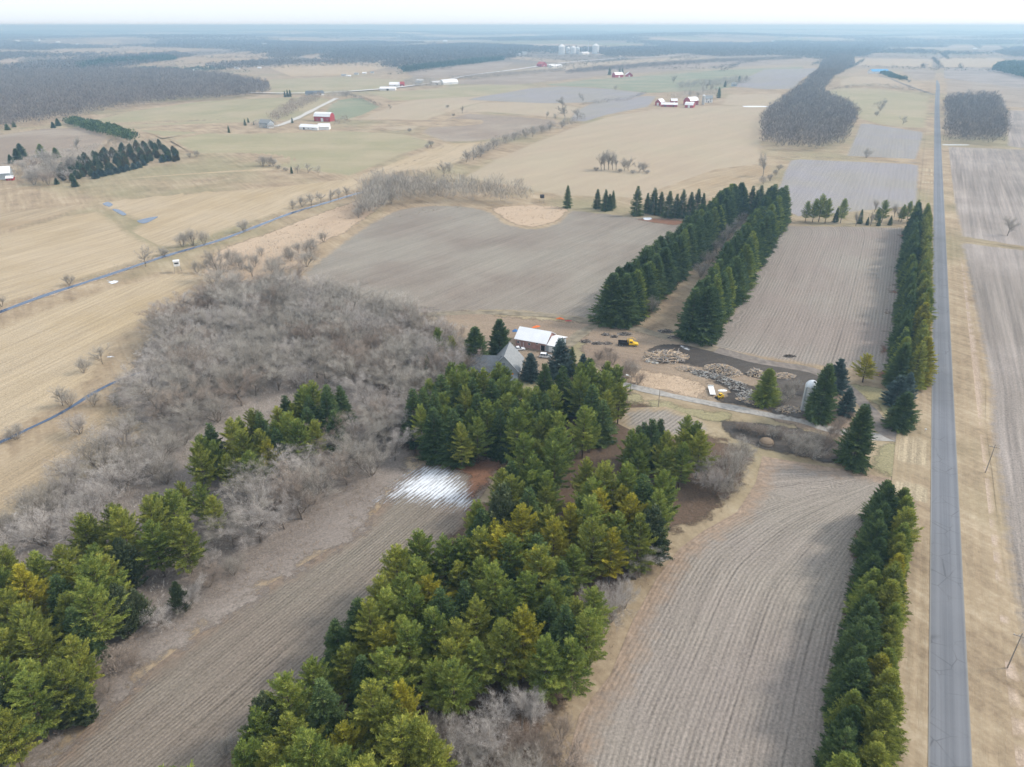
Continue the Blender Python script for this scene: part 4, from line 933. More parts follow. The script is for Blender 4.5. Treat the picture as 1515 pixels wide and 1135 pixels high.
bare('big', 65, 232, 14, T_PALE, '', None, 'pale wide leafless tree behind the left farm barn')
# leaning dead tree by the ploughed field
bare('big', 262, 878, 9, T_PALE, '', None, 'bleached leaning dead tree with bare limbs at the ploughed field edge', wide=.9).rotation_euler = (R(8), R(48), R(20))
bare('big', 35, 985, 11, T_PALE, '', None, 'bleached dead tree among cedars near the lower left corner')
print('TREES', len(TREES), 'bare wood', nb0[0])

# ================================================================== WOODS AND BRUSH SEEN AS A MASS
FG0 = foliage_mat('hazy_evergreens', (.03, .05, .03), (.05, .08, .045), (.07, .10, .055), (.1, .13, .07))
def wood_mass(name, label, px, spacing, h, wd, mat, nt=26, world=None, hvar=.25, col=None):
    if world is None:
        poly = np.array([P(a, b, 0) for a, b in px]); mn, mx = poly.min(0), poly.max(0)
        X, Y = np.meshgrid(np.arange(mn[0], mx[0], spacing), np.arange(mn[1], mx[1], spacing))
        Q = np.stack([X.ravel(), Y.ravel()], 1) + rng.uniform(-.5, .5, (X.size, 2)) * spacing; Q = Q[inside(Q, poly)]
    else: Q = world
    n = len(Q); hh = h * rng.uniform(1 - hvar, 1 + hvar, n)
    Z = H(Q[:, 0], Q[:, 1])
    B = np.column_stack([Q, Z])
    rr = spacing * .62
    # twig fans filling a rounded crown
    k = nt
    th = rng.uniform(0, 2 * np.pi, (n, k)); rad = np.sqrt(rng.uniform(0, 1, (n, k))) * rr; zz = rng.uniform(.15, .95, (n, k)) ** .8
    rad = rad * np.sqrt(np.clip(1.05 - zz ** 3, 0, 1))
    C = np.stack([B[:, None, 0] + rad * np.cos(th), B[:, None, 1] + rad * np.sin(th), B[:, None, 2] + zz * hh[:, None] * .85], -1).reshape(-1, 3)
    D = np.stack([np.cos(th) * .6, np.sin(th) * .6, np.full_like(th, 1.1)], -1).reshape(-1, 3) + rng.normal(size=(n * k, 3)) * .35
    V, F = blades(C, D, np.repeat(hh, k) * rng.uniform(.14, .32, n * k), wd * rng.uniform(.6, 1.4, n * k))
    tone = np.repeat(np.repeat(rng.uniform(.1, .9, n), k) + rng.normal(0, .12, n * k), 4)
    o = link(name, mk(name, V, F, mat, tone))
    tag(o, label, name.replace('_', ' '), None, 'stuff'); return n * k
WG = twig_mat('far_bare_wood', (.15, .125, .11), (.29, .255, .225))
WF = twig_mat('distant_wood', (.10, .085, .075), (.19, .165, .145))
cnt = 0
cnt += wood_mass('bare_forest', 'broad leafless grey forest behind the left hill meadow', [(-500, 215), (-60, 205), (0, 192), (75, 182), (130, 172), (180, 162), (260, 153), (340, 148), (398, 140), (395, 128), (330, 116), (250, 108), (150, 108), (0, 112), (-300, 115), (-600, 140)], 8.5, 15, .5, WG, 42)
cnt += wood_mass('bare_forest', 'leafless strip of forest climbing away left of the road', [(1128, 215), (1126, 180), (1150, 158), (1180, 135), (1210, 112), (1215, 96), (1240, 84), (1262, 88), (1262, 98), (1240, 112), (1225, 130), (1212, 140), (1235, 150), (1262, 165), (1270, 178), (1258, 195), (1245, 218), (1200, 225), (1150, 222)], 7.5, 14, .4, WG, 50)
cnt += wood_mass('bare_forest', 'square leafless wood right of the road', [(1398, 214), (1400, 180), (1396, 154), (1420, 148), (1470, 148), (1482, 165), (1488, 190), (1484, 216), (1440, 214)], 7.5, 14, .4, WG, 50)
cnt += wood_mass('bare_thicket', 'reddish leafless thicket beside the far dairy barn lane', [(396, 176), (420, 160), (450, 148), (478, 144), (470, 152), (440, 166), (425, 176), (408, 183)], 7, 9, .35, T_RED, 40)
cnt += wood_mass('bare_thicket', 'leafless hedge line right of the far red dairy barn', [(502, 140), (520, 141), (565, 158), (560, 162), (520, 147)], 7, 5, .35, WG, 24)
cnt += wood_mass('bare_thicket', 'low leafless thicket behind the red dairy barn', [(492, 184), (510, 176), (520, 184), (500, 188)], 7, 6, .35, T_RED, 24)
for lab, pl, hh in (('long hedge behind the green field with small bare trees', [(835, 112), (850, 105), (960, 96), (1060, 90), (1185, 86), (1185, 89), (1060, 94), (960, 101), (860, 110)], 10),
                ('bare hedge along the concrete road with scattered trees', [(660, 118), (720, 112), (800, 106), (835, 104), (835, 107), (760, 114), (700, 120)], 8),
                ('bushy bare hedge on the low hill in the tan fields', [(855, 158), (880, 150), (930, 147), (955, 137), (960, 139), (930, 150), (880, 156)], 4),
                ('dark curved hedge below the blue roofed stable', [(1224, 130), (1290, 125), (1340, 130), (1360, 138), (1340, 135), (1290, 129), (1230, 134)], 4),
                ('bare thicket beside the far conifer copse on the right', [(1330, 128), (1370, 140), (1374, 138), (1340, 125)], 3),
                ('bare roadside hedge left of the far end of the road', [(1290, 160), (1298, 160), (1312, 148), (1307, 147)], 6)):
    cnt += wood_mass('bare_hedge', lab, pl, 9, hh, .4, WG, 26)
FG = foliage_mat('far_evergreens', (.03, .05, .03), (.05, .08, .045), (.07, .10, .055), (.1, .13, .07))
cnt += wood_mass('bare_hedge', 'dense belt of leafless trees behind the big grey field', [(526, 318), (532, 300), (548, 284), (575, 279), (620, 281), (680, 288), (735, 294), (790, 297), (792, 303), (740, 304), (690, 302), (640, 300), (590, 306), (560, 318), (535, 328)], 5.6, 15, .16, T_GREY, 120)
cnt += wood_mass('bare_hedge', 'leafless hedge running diagonally along the ditch in the tan fields', [(680, 244), (710, 228), (740, 214), (790, 198), (845, 186), (862, 178), (866, 182), (830, 192), (780, 206), (740, 222), (700, 240)], 6, 10, .2, T_GREY, 70)
cnt += wood_mass('sapling_thicket', 'pale thicket of saplings filling the leafless wood on the left', [(300, 470), (340, 445), (440, 440), (530, 460), (600, 480), (690, 540), (690, 580), (610, 590), (600, 640), (590, 690), (500, 720), (440, 780), (400, 810), (345, 835), (300, 860), (240, 910), (200, 930), (130, 860), (0, 850), (-60, 850), (-60, 810), (60, 760), (150, 700), (230, 640), (230, 560)], 4.6, 4.0, .05, T_PALE, 26)
cnt += wood_mass('shrub_border', 'brushy border between the pines and the dark ploughed field', [(70, 1090), (130, 1000), (215, 935), (300, 880), (345, 835), (400, 810), (440, 785), (470, 790), (400, 840), (340, 880), (290, 915), (215, 975), (140, 1045), (90, 1100)], 2.0, 2.6, .05, T_RED, 34)
cnt += wood_mass('shrub_border', 'brushy pale border below the central grove', [(600, 1130), (660, 1070), (740, 1060), (830, 1080), (845, 1120), (800, 1190), (700, 1240)], 3.4, 4.0, .06, T_PALE, 44)
for lab, pl, sp, hh, mt in (('bushes and small trees round the grey blue farmhouse', [(370, 186), (382, 180), (404, 182), (412, 186), (408, 194), (385, 194)], 6, 5, T_GREY),
        ('bare trees packed between the white cattle sheds and cream house', [(598, 124), (612, 119), (640, 120), (656, 124), (652, 131), (625, 131), (600, 130)], 7, 9, T_GREY),
        ('bare trees behind the middle red farm', [(985, 149), (1010, 140), (1044, 137), (1058, 140), (1058, 148), (1030, 146), (1004, 150)], 8, 10, T_GREY),
        ('bare trees between middle farm and pale house', [(1000, 128), (1050, 122), (1100, 117), (1112, 120), (1100, 127), (1050, 132), (1005, 135)], 8, 10, T_GREY),
        ('brushy bare wood around the left edge barn', [(-20, 262), (15, 248), (50, 230), (120, 222), (190, 214), (230, 212), (240, 222), (190, 236), (130, 250), (90, 264), (60, 272), (30, 268)], 6.5, 6, T_GREY),
        ('bare shrubs beside the cattle shed road bend', [(480, 146), (495, 140), (512, 138), (520, 144), (500, 148)], 7, 7, T_GREY)):
    cnt += wood_mass('farm_thicket', lab, pl, sp, hh, .22, mt, 36)
cnt += wood_mass('evergreen_wood', 'evergreen clumps beside the tiny houses past the left forest', [(206, 107), (214, 102), (222, 104), (262, 104), (282, 104), (330, 102), (332, 106), (285, 109), (262, 110), (210, 110)], 13, 11, 1.8, FG0, 12)
cnt += wood_mass('evergreen_hedge', 'dark evergreen hedge over the small knoll by the left farm', [(98, 184), (118, 180), (160, 192), (205, 208), (192, 213), (140, 198)], 5.5, 8, .8, F_SPRUCE, 60)
cnt += wood_mass('evergreen_wood', 'dark evergreen copse at the right edge of the view', [(1468, 105), (1480, 97), (1515, 96), (1600, 100), (1600, 118), (1515, 117)], 9, 14, 2.4, FG, 26)
cnt += wood_mass('evergreen_wood', 'dark evergreen belt at the far edge of the left forest', [(115, 100), (160, 92), (250, 86), (262, 90), (180, 98), (120, 106)], 10, 15, 2.4, FG, 20)
cnt += wood_mass('evergreen_wood', 'evergreen hedge on the hill below the blue roofed stable', [(1300, 108), (1320, 110), (1340, 120), (1334, 122), (1312, 114)], 7, 7, 1.6, FG, 26)
cnt += wood_mass('evergreen_wood', 'evergreen strip beside the far field, above the white sheds', [(590, 104), (640, 98), (700, 91), (745, 88), (745, 91), (660, 101), (600, 109)], 10, 12, 2.0, FG, 20)
# middle far woods by outline
FW = [[(-400, 108), (0, 102), (130, 88), (260, 80), (290, 84), (170, 104), (80, 110), (-300, 118)], [(470, 88), (500, 78), (600, 70), (690, 66), (790, 70), (760, 88), (700, 90), (600, 104), (560, 100), (580, 92), (500, 92)],
      [(390, 86), (440, 76), (480, 72), (478, 80), (420, 90)], [(1000, 80), (1060, 68), (1180, 66), (1300, 74), (1260, 82), (1220, 90), (1150, 84), (1060, 86)], [(1470, 80), (1500, 72), (1560, 74), (1560, 84), (1500, 86)], [(1200, 75), (1280, 70), (1300, 78), (1280, 86), (1205, 84)],
      [(300, 100), (400, 92), (560, 92), (560, 96), (420, 98), (330, 106)], [(-300, 86), (0, 82), (60, 80), (0, 92), (-300, 98)], [(880, 78), (980, 74), (1020, 80), (960, 86), (900, 86)], [(20, 72), (80, 70), (75, 76), (30, 76)]]
FL = ['wide hazy wood behind the left grey forest', 'long hazy wood behind the white cattle sheds', 'short hazy wood left of the long one behind the sheds', 'broad hazy wood on the far slope behind the hill strip',
      'small hazy wood at the right edge of the distance', 'small hazy wood at the top of the hill forest strip', 'thin hazy tree belt along the fields past the left houses', 'thin hazy wood band at the far left', 'thin hazy wood right of the grain elevator', 'tiny hazy copse on the pale far left field']
for i, pl in enumerate(FW):
    cnt += wood_mass('far_forest', FL[i], pl, 15, 14, 2.8, WF, 12)
# rolling country beyond, woods in broken patches
def farnoise(x, y):
    return (np.sin(x / 420 + 1.7 * np.sin(y / 900)) + np.sin(y / 520 + 1.9 * np.sin(x / 760 + 1)) + .8 * np.sin((x * .7 - y) / 330) + .7 * np.sin((x + y * .6) / 210 + 2))
def ring(r0, r1, sp, h, wd, nt, thr):
    q = []
    x = np.arange(-r1, r1, sp); X, Y = np.meshgrid(x, np.arange(0, r1, sp)); X = X.ravel(); Y = Y.ravel()
    X = X + rng.uniform(-.5, .5, len(X)) * sp; Y = Y + rng.uniform(-.5, .5, len(Y)) * sp
    r = np.hypot(X, Y); m = (r > r0) & (r < r1) & (np.abs(X) < Y * .85) & (farnoise(X, Y) + .5 * np.sin(X / 90) * np.sin(Y / 70) > thr)
    return wood_mass('far_forest', ['nearer', 'middle', 'farthest'][(r0 > 5000) + (r0 > 9000)] + ' belt of broken blue woods towards the horizon', None, sp, h, wd, WF, nt, np.stack([X[m], Y[m]], 1))
def hedgerows():
    g = np.random.default_rng(5); q = []
    for k in range(230):
        y = g.uniform(1900, 6500); x = g.uniform(-.8, .8) * y; a = R(28) if g.random() < .5 else R(28 + 90)
        a += g.normal(0, .05); L = g.uniform(150, 700); n = int(L / 9)
        t = np.linspace(-.5, .5, n) * L
        P_ = np.column_stack([x + t * math.sin(a), y + t * math.cos(a)]) + g.normal(0, 2.5, (n, 2)); q.append(P_[g.random(n) < .75])
    q = np.concatenate(q); return q[np.hypot(*q.T) > 1750]
cnt += wood_mass('hedgerow_trees', 'thin hazy hedgerows between the far fields', None, 9, 10, 1.3, WF, 12, hedgerows())
def along(pts, n, sp, wid):
    c = densify(W(pts), sp, False); g = np.random.default_rng(n); q = np.repeat(c, 2, 0) + g.normal(0, wid, (len(c) * 2, 2)); return q[g.random(len(q)) < .6]
cnt += wood_mass('marsh_brush', 'sparse leafless brush over the marsh between creek and grey field', [(290, 420), (330, 385), (400, 360), (480, 345), (500, 352), (460, 380), (440, 405), (380, 425), (320, 430)], 5.5, 4.5, .08, T_GREY, 34)
cnt += wood_mass('marsh_brush', 'ragged outer fringe of brush left of the leafless wood', [(150, 560), (200, 515), (270, 455), (300, 450), (240, 520), (210, 570), (190, 620), (120, 680), (60, 720), (70, 690), (130, 630)], 6.5, 4.0, .07, T_PALE, 30)
cnt += wood_mass('creek_brush', 'low leafless brush growing along the blue creek', None, 3, 3.2, .07, T_GREY, 34, along(C1, 1, 5, 3.0))
cnt += wood_mass('creek_brush', 'low leafless brush growing along the low creek', None, 3, 2.6, .06, T_GREY, 30, along(C2[:9], 2, 6, 2.6))
cnt += ring(3300, 6000, 20, 15, 4.2, 9, -.15)
cnt += ring(6000, 11000, 38, 17, 9.0, 8, -.2)
cnt += ring(11000, 28000, 100, 20, 26.0, 7, -.3)
print('wood blades', cnt)

# undergrowth: dry brush under the bare wood and along edges
def brush(name, label, px, dens, h, mat, wd=.05):
    poly = np.array([P(a, b, 0) for a, b in px]); mn, mx = poly.min(0), poly.max(0)
    A = abs(np.prod(mx - mn)); n = int(A * dens)
    Q = rng.uniform(mn, mx, (n, 2)); Q = Q[inside(Q, poly)]
    cl = np.sin(Q[:, 0] * .31 + 2 * np.sin(Q[:, 1] * .13)) + np.sin(Q[:, 1] * .27 + np.sin(Q[:, 0] * .2)); Q = Q[cl + rng.normal(0, .6, len(Q)) > -.2]
    k = 6; B = np.repeat(np.column_stack([Q, H(Q[:, 0], Q[:, 1])]), k, 0) + rng.normal(0, .25, (len(Q) * k, 3)) * np.array([1, 1, 0])
    D = rng.normal(size=(len(B), 3)) * .6 + np.array([0, 0, 1.]); D[:, 2] = np.abs(D[:, 2])
    hh = np.repeat(h * rng.uniform(.4, 1.3, len(Q)), k) * rng.uniform(.5, 1, len(B))
    V, F = blades(B, D, hh, wd * rng.uniform(.6, 1.5, len(B)))
    tag(link(name, mk(name, V, F, mat, np.repeat(rng.uniform(0, 1, len(B)), 4))), label, 'undergrowth', None, 'stuff')
B_TAN = twig_mat('dry_brush', (.22, .165, .115), (.40, .32, .235))
brush('undergrowth', 'tangled dry brush under the leafless wood on the left', [(-50, 900), (200, 760), (300, 680), (560, 560), (640, 480), (560, 445), (440, 415), (330, 410), (260, 460), (200, 510), (150, 600), (180, 650), (60, 740), (-100, 830)], .55, 1.8, T_GREY, .06)
brush('undergrowth', 'dry brush fringe along the upper side of the ploughed field', [(60, 1135), (215, 985), (354, 880), (510, 790), (570, 730), (560, 690), (480, 740), (340, 830), (215, 920), (130, 970), (40, 1080)], .7, 1.2, B_TAN, .05)
brush('undergrowth', 'low brush around the corner of the snow patch field', [(560, 700), (620, 672), (700, 665), (745, 680), (640, 640), (590, 660)], .6, 1.0, T_RED, .05)
brush('undergrowth', 'dry weeds along the right side of the central grove', [(800, 1160), (850, 1050), (900, 985), (930, 915), (965, 850), (1005, 805), (1080, 750), (1110, 700), (1080, 700), (1020, 760), (960, 800), (900, 880), (860, 1000), (780, 1110)], .8, .8, B_TAN, .05)
brush('undergrowth', 'dry reeds on the marsh by the blue creek', [(320, 372), (400, 342), (500, 305), (545, 293), (530, 330), (470, 365), (440, 395), (380, 420), (300, 410)], .10, 1.2, B_TAN, .08)
brush('undergrowth', 'dry weeds scattered over the rough farmyard ground', [(640, 468), (760, 470), (880, 484), (1000, 505), (960, 545), (900, 560), (850, 540), (760, 540), (680, 510)], .35, .5, B_TAN, .05)
brush('undergrowth', 'rank weeds on the mud edge beside the wood heaps', [(1000, 535), (1100, 560), (1200, 570), (1240, 600), (1200, 630), (1100, 605), (1040, 590), (1010, 560)], .4, .7, T_RED, .05)
brush('undergrowth', 'weedy bank below the driveway', [(1070, 620), (1180, 632), (1255, 655), (1255, 690), (1190, 680), (1130, 668), (1075, 645)], .5, 1.2, T_RED, .05)
brush('undergrowth', 'tall dry grass patch between yard and driveway', [(930, 545), (1000, 552), (1050, 570), (1040, 592), (980, 580), (925, 568)], .8, .8, B_TAN, .05)
brush('undergrowth', 'dead grass on the strip behind the big grey field', [(530, 320), (600, 300), (700, 300), (790, 300), (840, 300), (840, 320), (785, 335), (700, 306), (560, 326)], .12, 1.2, B_TAN, .08)

# ================================================================== BUILDINGS
M_whiteroof = flat('white_metal_roof', (.78, .79, .80), .45, .06, .3, spec=.4)
M_redwall = flat('red_barn_boards', (.36, .045, .045), .8, .2, .8)
M_pinkwall = flat('faded_pink_boards', (.42, .25, .22), .85, .22, .8)
M_whitewall = flat('white_siding', (.74, .74, .72), .7, .08, .5)
M_greywall = flat('grey_siding', (.38, .42, .44), .7, .1, .5)
M_creamwall = flat('cream_siding', (.62, .56, .40), .7, .1, .5)
M_slate = flat('dark_shingles', (.13, .145, .16), .85, .2, 1.2)
M_slate2 = flat('grey_shingles', (.27, .28, .285), .85, .15, 1.2)
M_blueroof = flat('blue_metal_roof', (.08, .30, .55), .45, .08, .3, spec=.4)
M_redroof = flat('red_metal_roof', (.40, .06, .05), .5, .1, .3)
M_dark = flat('dark_opening', (.02, .02, .022), .6, .1)
M_glass = flat('window_glass', (.05, .06, .075), .12, .1, spec=.6)
M_trim = flat('white_trim', (.72, .72, .70), .6, .05)
M_steel = flat('galvanised_steel', (.62, .65, .67), .4, .08, .4, metal=.3, spec=.4)
M_concrete = flat('stained_concrete', (.46, .46, .43), .85, .14, .5)
M_orange = flat('orange_tarp', (.75, .17, .035), .7, .1)
M_bluetarp = flat('blue_tarp', (.06, .17, .38), .6, .1)
M_wood = flat('split_logs', (.52, .40, .28), .9, .4, 1.5)
M_woodgrey = flat('weathered_logs', (.36, .32, .28), .9, .4, 1.2)
M_yellow = flat('yellow_machine_paint', (.80, .50, .02), .45, .08, spec=.4)
M_black = flat('black_steel', (.03, .03, .034), .6, .2)
M_rubber = flat('tyre_rubber', (.025, .025, .025), .8, .1)
M_carwhite = flat('white_car_paint', (.78, .79, .80), .25, .02, spec=.5)
M_cardark = flat('dark_blue_car_paint', (.03, .045, .07), .25, .05, spec=.5)
M_rim = flat('wheel_rim', (.45, .46, .47), .35, .05, metal=.6)
M_pole = flat('weathered_pole', (.30, .26, .22), .9, .2, 2)
M_heapearth = flat('heap_earth', (.10, .082, .066), .95, .4, 1)
M_brushpile = flat('dark_brush', (.075, .06, .052), .95, .4, 2)

def frame_from(a, b):
    """local frame of a building whose camera-side wall foot runs from photo pixel a to b"""
    A = Vector((*P(*a), 0)); B = Vector((*P(*b), 0)); m = (A + B) / 2; d = B - A
    return m, math.atan2(d.y, d.x), d.length
def gable(name, a, b, depth, eave, ridge, wall, roof, label, cat, group=None, along=True, doors=(), windows=(), over=.5, bottom=0, gambrel=False, chimney=None, size=None, trim=None):
    m, ang, L = frame_from(a, b)
    if size: L = size
    off = Vector((-math.sin(ang), math.cos(ang), 0)) * depth / 2; c = m + off
    z = min(gz(c.x, c.y), gz(m.x, m.y))
    o = empty(name, (c.x, c.y, z), ang, label, cat, group)
    l, w = (L / 2, depth / 2)
    ax, hx, hy = ('x', l, w) if along else ('y', w, l)
    if gambrel: prof = [(-hy, -.6), (-hy, eave), (-hy * .62, eave + (ridge - eave) * .68), (0, ridge), (hy * .62, eave + (ridge - eave) * .68), (hy, eave), (hy, -.6)]
    else: prof = [(-hy, -.6), (-hy, eave), (0, ridge), (hy, eave), (hy, -.6)]
    if along: MB().prism(prof, -l, l, 'x').build('wall', wall, o)
    else: MB().prism(prof, -w, w, 'y').build('wall', wall, o)
    top = prof[1:-1]; t = .16
    u = [(p[0] * (1 + over / hy), p[1] + .03 - (over * .5 if abs(p[0]) > hy * .99 else 0)) for p in top]
    v = [(p[0], p[1] + t) for p in u][::-1]
    mb = MB(); e = (l if along else w) + over
    for i in range(len(u) - 1):
        q = [u[i], u[i + 1], (u[i + 1][0], u[i + 1][1] + t), (u[i][0], u[i][1] + t)]
        mb.prism(q, -e, e, ax)
    ro = mb.build('roof', roof, o)
    if chimney: MB().box(chimney - .4, chimney + .4, -.4, .4, ridge - .8, ridge + 1.1).build('chimney', flat('brick_' + name, (.3, .14, .1)), ro)
    F = -w
    for (x, wd, ht, mt) in doors:
        d = MB().box(x - wd / 2, x + wd / 2, F - .07, F + .1, 0, ht).build('door', mt, o)
        MB().box(x - wd / 2 - .12, x - wd / 2, F - .1, F + .1, 0, ht + .12).box(x + wd / 2, x + wd / 2 + .12, F - .1, F + .1, 0, ht + .12).build('frame', M_trim, d)
    for (x, z0, wd, ht) in windows:
        f = MB().box(x - wd / 2 - .1, x + wd / 2 + .1, F - .06, F + .1, z0 - .1, z0 + ht + .1).build('window', M_trim, o)
        MB().box(x - wd / 2, x + wd / 2, F - .09, F, z0, z0 + ht).build('pane', M_glass, f)
    return o

# the barn in the yard, with its lean-to
b = gable('barn', (763, 512), (807, 520), 9.5, 3.2, 6.0, M_pinkwall, M_whiteroof, 'faded pink barn with a bright white metal roof in the farmyard', 'barn',
          doors=((5.0, 1.6, 2.2, M_dark), (-3.5, 1.2, 2.0, M_pinkwall)), windows=((-5, 1.5, .8, .7), (-.5, 1.5, .8, .7), (2.6, 2.3, .7, .6)))
Lb = frame_from((763, 512), (807, 520))[2] / 2
MB().prism([(-4.6, -.3), (-4.6, 2.5), (4.6, 2.9), (4.6, -.3)], Lb + .01, Lb + 4.6, 'x').build('lean_to_wall', M_greywall, b)
lr = MB(); lr.prism([(-5.0, 2.62), (0.0, 4.3), (0.0, 4.46), (-5.0, 2.78)], Lb + .55, Lb + 5.1, 'x'); lr.prism([(0, 4.3), (4.9, 2.85), (4.9, 3.0), (0, 4.46)], Lb + .55, Lb + 5.1, 'x')
lr.build('lean_to_roof', M_whiteroof, b)
MB().box(Lb + 1.2, Lb + 3.6, -4.72, -4.55, 0, 2.2).build('lean_to_door', M_whitewall, b)
# the house: a long dark wing and a steep grey cross gable
m, ang, L = frame_from((699, 566), (742, 570))
h = empty('house', (m.x + 1, m.y + 5, 0), ang + .05, 'farmhouse with dark and grey shingled cross gables behind the pines', 'house')
MB().prism([(-4.2, -.3), (-4.2, 4.4), (0, 8.0), (4.2, 4.4), (4.2, -.3)], -6.0, 5.0, 'x').build('wall', M_whitewall, h)
MB().prism([(-4.8, 4.0), (0, 8.12), (0, 8.35), (-4.8, 4.25)], -6.5, 5.4, 'x').prism([(0, 8.12), (4.8, 4.0), (4.8, 4.25), (0, 8.35)], -6.5, 5.4, 'x').build('roof', M_slate, h)
wg = MB().prism([(0.6, -.3), (0.6, 3.8), (5.2, 9.0), (9.8, 3.8), (9.8, -.3)], -2.0, 9.5, 'y').build('wing_wall', M_greywall, h)
MB().prism([(0.0, 3.3), (5.2, 9.12), (5.2, 9.4), (0.0, 3.6)], -2.5, 10.0, 'y').prism([(5.2, 9.12), (10.4, 3.3), (10.4, 3.6), (5.2, 9.4)], -2.5, 10.0, 'y').build('wing_roof', M_slate2, h)
ch = MB().box(-4.4, -3.5, .5, 1.3, 6.5, 9.6).build('chimney', flat('chimney_brick', (.4, .3, .27)), h)
for x in (-4.6, -2.0, .2):
    w_ = MB().box(x - .55, x + .55, -4.3, -4.1, 2.3, 3.7).build('window', M_trim, h); MB().box(x - .45, x + .45, -4.34, -4.28, 2.4, 3.6).build('pane', M_glass, w_)
for x in (3.6, 6.6):
    w_ = MB().box(x - .55, x + .55, -2.1, -1.9, 2.0, 3.6).build('window', M_trim, h); MB().box(x - .45, x + .45, -2.14, -2.08, 2.1, 3.5).build('pane', M_glass, w_)
x, y = P(753, 556, 2)
po = empty('canopy', (x, y, 0), ang, 'bright orange tarp stretched over poles at the right of the house', 'tarp')
MB().prism([(-1.6, 2.2), (0, 3.1), (1.6, 2.2), (1.6, 2.26), (0, 3.16), (-1.6, 2.26)], -1.6, 1.6, 'x').build('cover', M_orange, po)
for sx in (-1.5, 1.5):
    for sy in (-1.5, 1.5): MB().tube((sx, sy, 0), (sx, sy, 2.25), .05).build('pole', M_steel, po)
gable('shed', (754, 571), (764, 570), 3.0, 2.2, 3.1, M_whitewall, M_slate, 'small dark roofed porch shed beside the orange tarp', 'shed', doors=((0, .9, 1.9, M_dark),))
# silo
x, y = P(1194, 606)
si = empty('silo', (x, y, 0), .3, 'stained white concrete silo with a domed cap, half hidden by a spruce', 'silo'); si.scale = (.9, .9, .9)
MB().lathe([(2.15, -.2), (2.15, 9.2)], 28).build('wall', M_concrete, si)
mb = MB()
for k in range(9): mb.lathe([(2.17, .5 + k), (2.19, .53 + k), (2.19, .59 + k), (2.17, .62 + k)], 28)
mb.build('hoop', M_steel, si)
d_ = MB().lathe([(2.25, 9.18), (2.2, 9.6), (1.95, 10.2), (1.45, 10.8), (.8, 11.2), (.05, 11.35)], 28).build('dome', M_steel, si, smooth=False)
MB().box(-.3, .3, -1.2, -.6, 10.75, 11.35).build('hatch', M_dark, d_)
MB().box(-2.6, -2.1, -.35, .35, 0, 9.3).build('chute', M_steel, si)

# ------------------------------------------------------------------ vehicles
def car(px, py, rz, paint, label, cat, L=4.6, kind='suv', body2=None):
    x, y = P(px, py, .6)
    o = empty('parked_car' if kind != 'pickup' else 'pickup_truck', (x, y, 0), rz, label, cat)
    hh = .9 if kind == 'sedan' else 1.05; top = 1.42 if kind == 'sedan' else 1.72
    l = L / 2; w = .92
    prof = [(-l, .35), (-l, .8), (-l + .15, hh), (l - 1.25, hh), (l - .15, hh - .17), (l, .62), (l, .35)]
    MB().prism(prof, -w, w, 'y').V
    b = MB(); n = len(prof)
    b.prism(prof, -w, w, 'y'); bo = b.build('body', paint, o, bevel=.09)
    if kind == 'pickup': cab = [(-.3, hh), (-.15, top), (1.0, top), (1.55, hh)]
    elif kind == 'suv': cab = [(-l + .12, hh), (-l + .45, top), (l - 2.0, top), (l - 1.3, hh)]
    else: cab = [(-l + .5, hh), (-l + 1.15, top), (l - 2.1, top), (l - 1.3, hh)]
    gl = MB().prism(cab, -w + .14, w - .14, 'y').build('window', M_glass, o, bevel=.05)
    MB().box(cab[1][0] + .03, cab[2][0] - .02, -w + .16, w - .16, top - .02, top + .06).build('roof', paint, o, bevel=.03)
    pl = MB()
    for xx in np.linspace(cab[1][0] + .1, cab[2][0] - .1, 3): 
        for s_ in (-1, 1): pl.box(xx - .05, xx + .05, s_ * (w - .12) - .02, s_ * (w - .12) + .02, hh, top)
    pl.build('pillar', paint, o)
    if kind == 'pickup': MB().box(-l + .15, -.4, -w + .12, w - .12, hh - .05, hh + .02).build('bed', M_black, o)
    for sx in (-l + .85, l - .9):
        for s_ in (-1, 1):
            t = MB().tube((sx, s_ * (w - .18), .34), (sx, s_ * (w + .02), .34), .34, n=16).build('wheel', M_rubber, o)
            MB().tube((sx, s_ * (w - .02), .34), (sx, s_ * (w + .035), .34), .2, n=12).build('rim', M_rim, t)
    for s_ in (-1, 1):
        MB().box(l - .06, l + .02, s_ * .65 - .18, s_ * .65 + .18, .62, .76).build('headlight', M_trim, o)
        MB().box(-l - .02, -l + .05, s_ * .72 - .12, s_ * .72 + .12, .7, .95).build('tail_light', M_redroof, o)
    MB().box(l - .02, l + .06, -w + .1, w - .1, .36, .5).build('bumper', M_black, o, bevel=.02)
    return o
car(807, 527, R(-12), M_carwhite, 'white SUV parked on the gravel in front of the lean-to', 'car')
car(768, 516, R(12), M_carwhite, 'white car parked against the pink barn wall', 'car', 4.4, 'sedan')
car(757, 526, R(20), M_carwhite, 'white car half hidden by the dark rounded spruce', 'car', 4.4, 'sedan')
car(753, 538, R(15), M_cardark, 'dark pickup truck behind the grey gable of the house', 'pickup truck', 5.2, 'pickup')
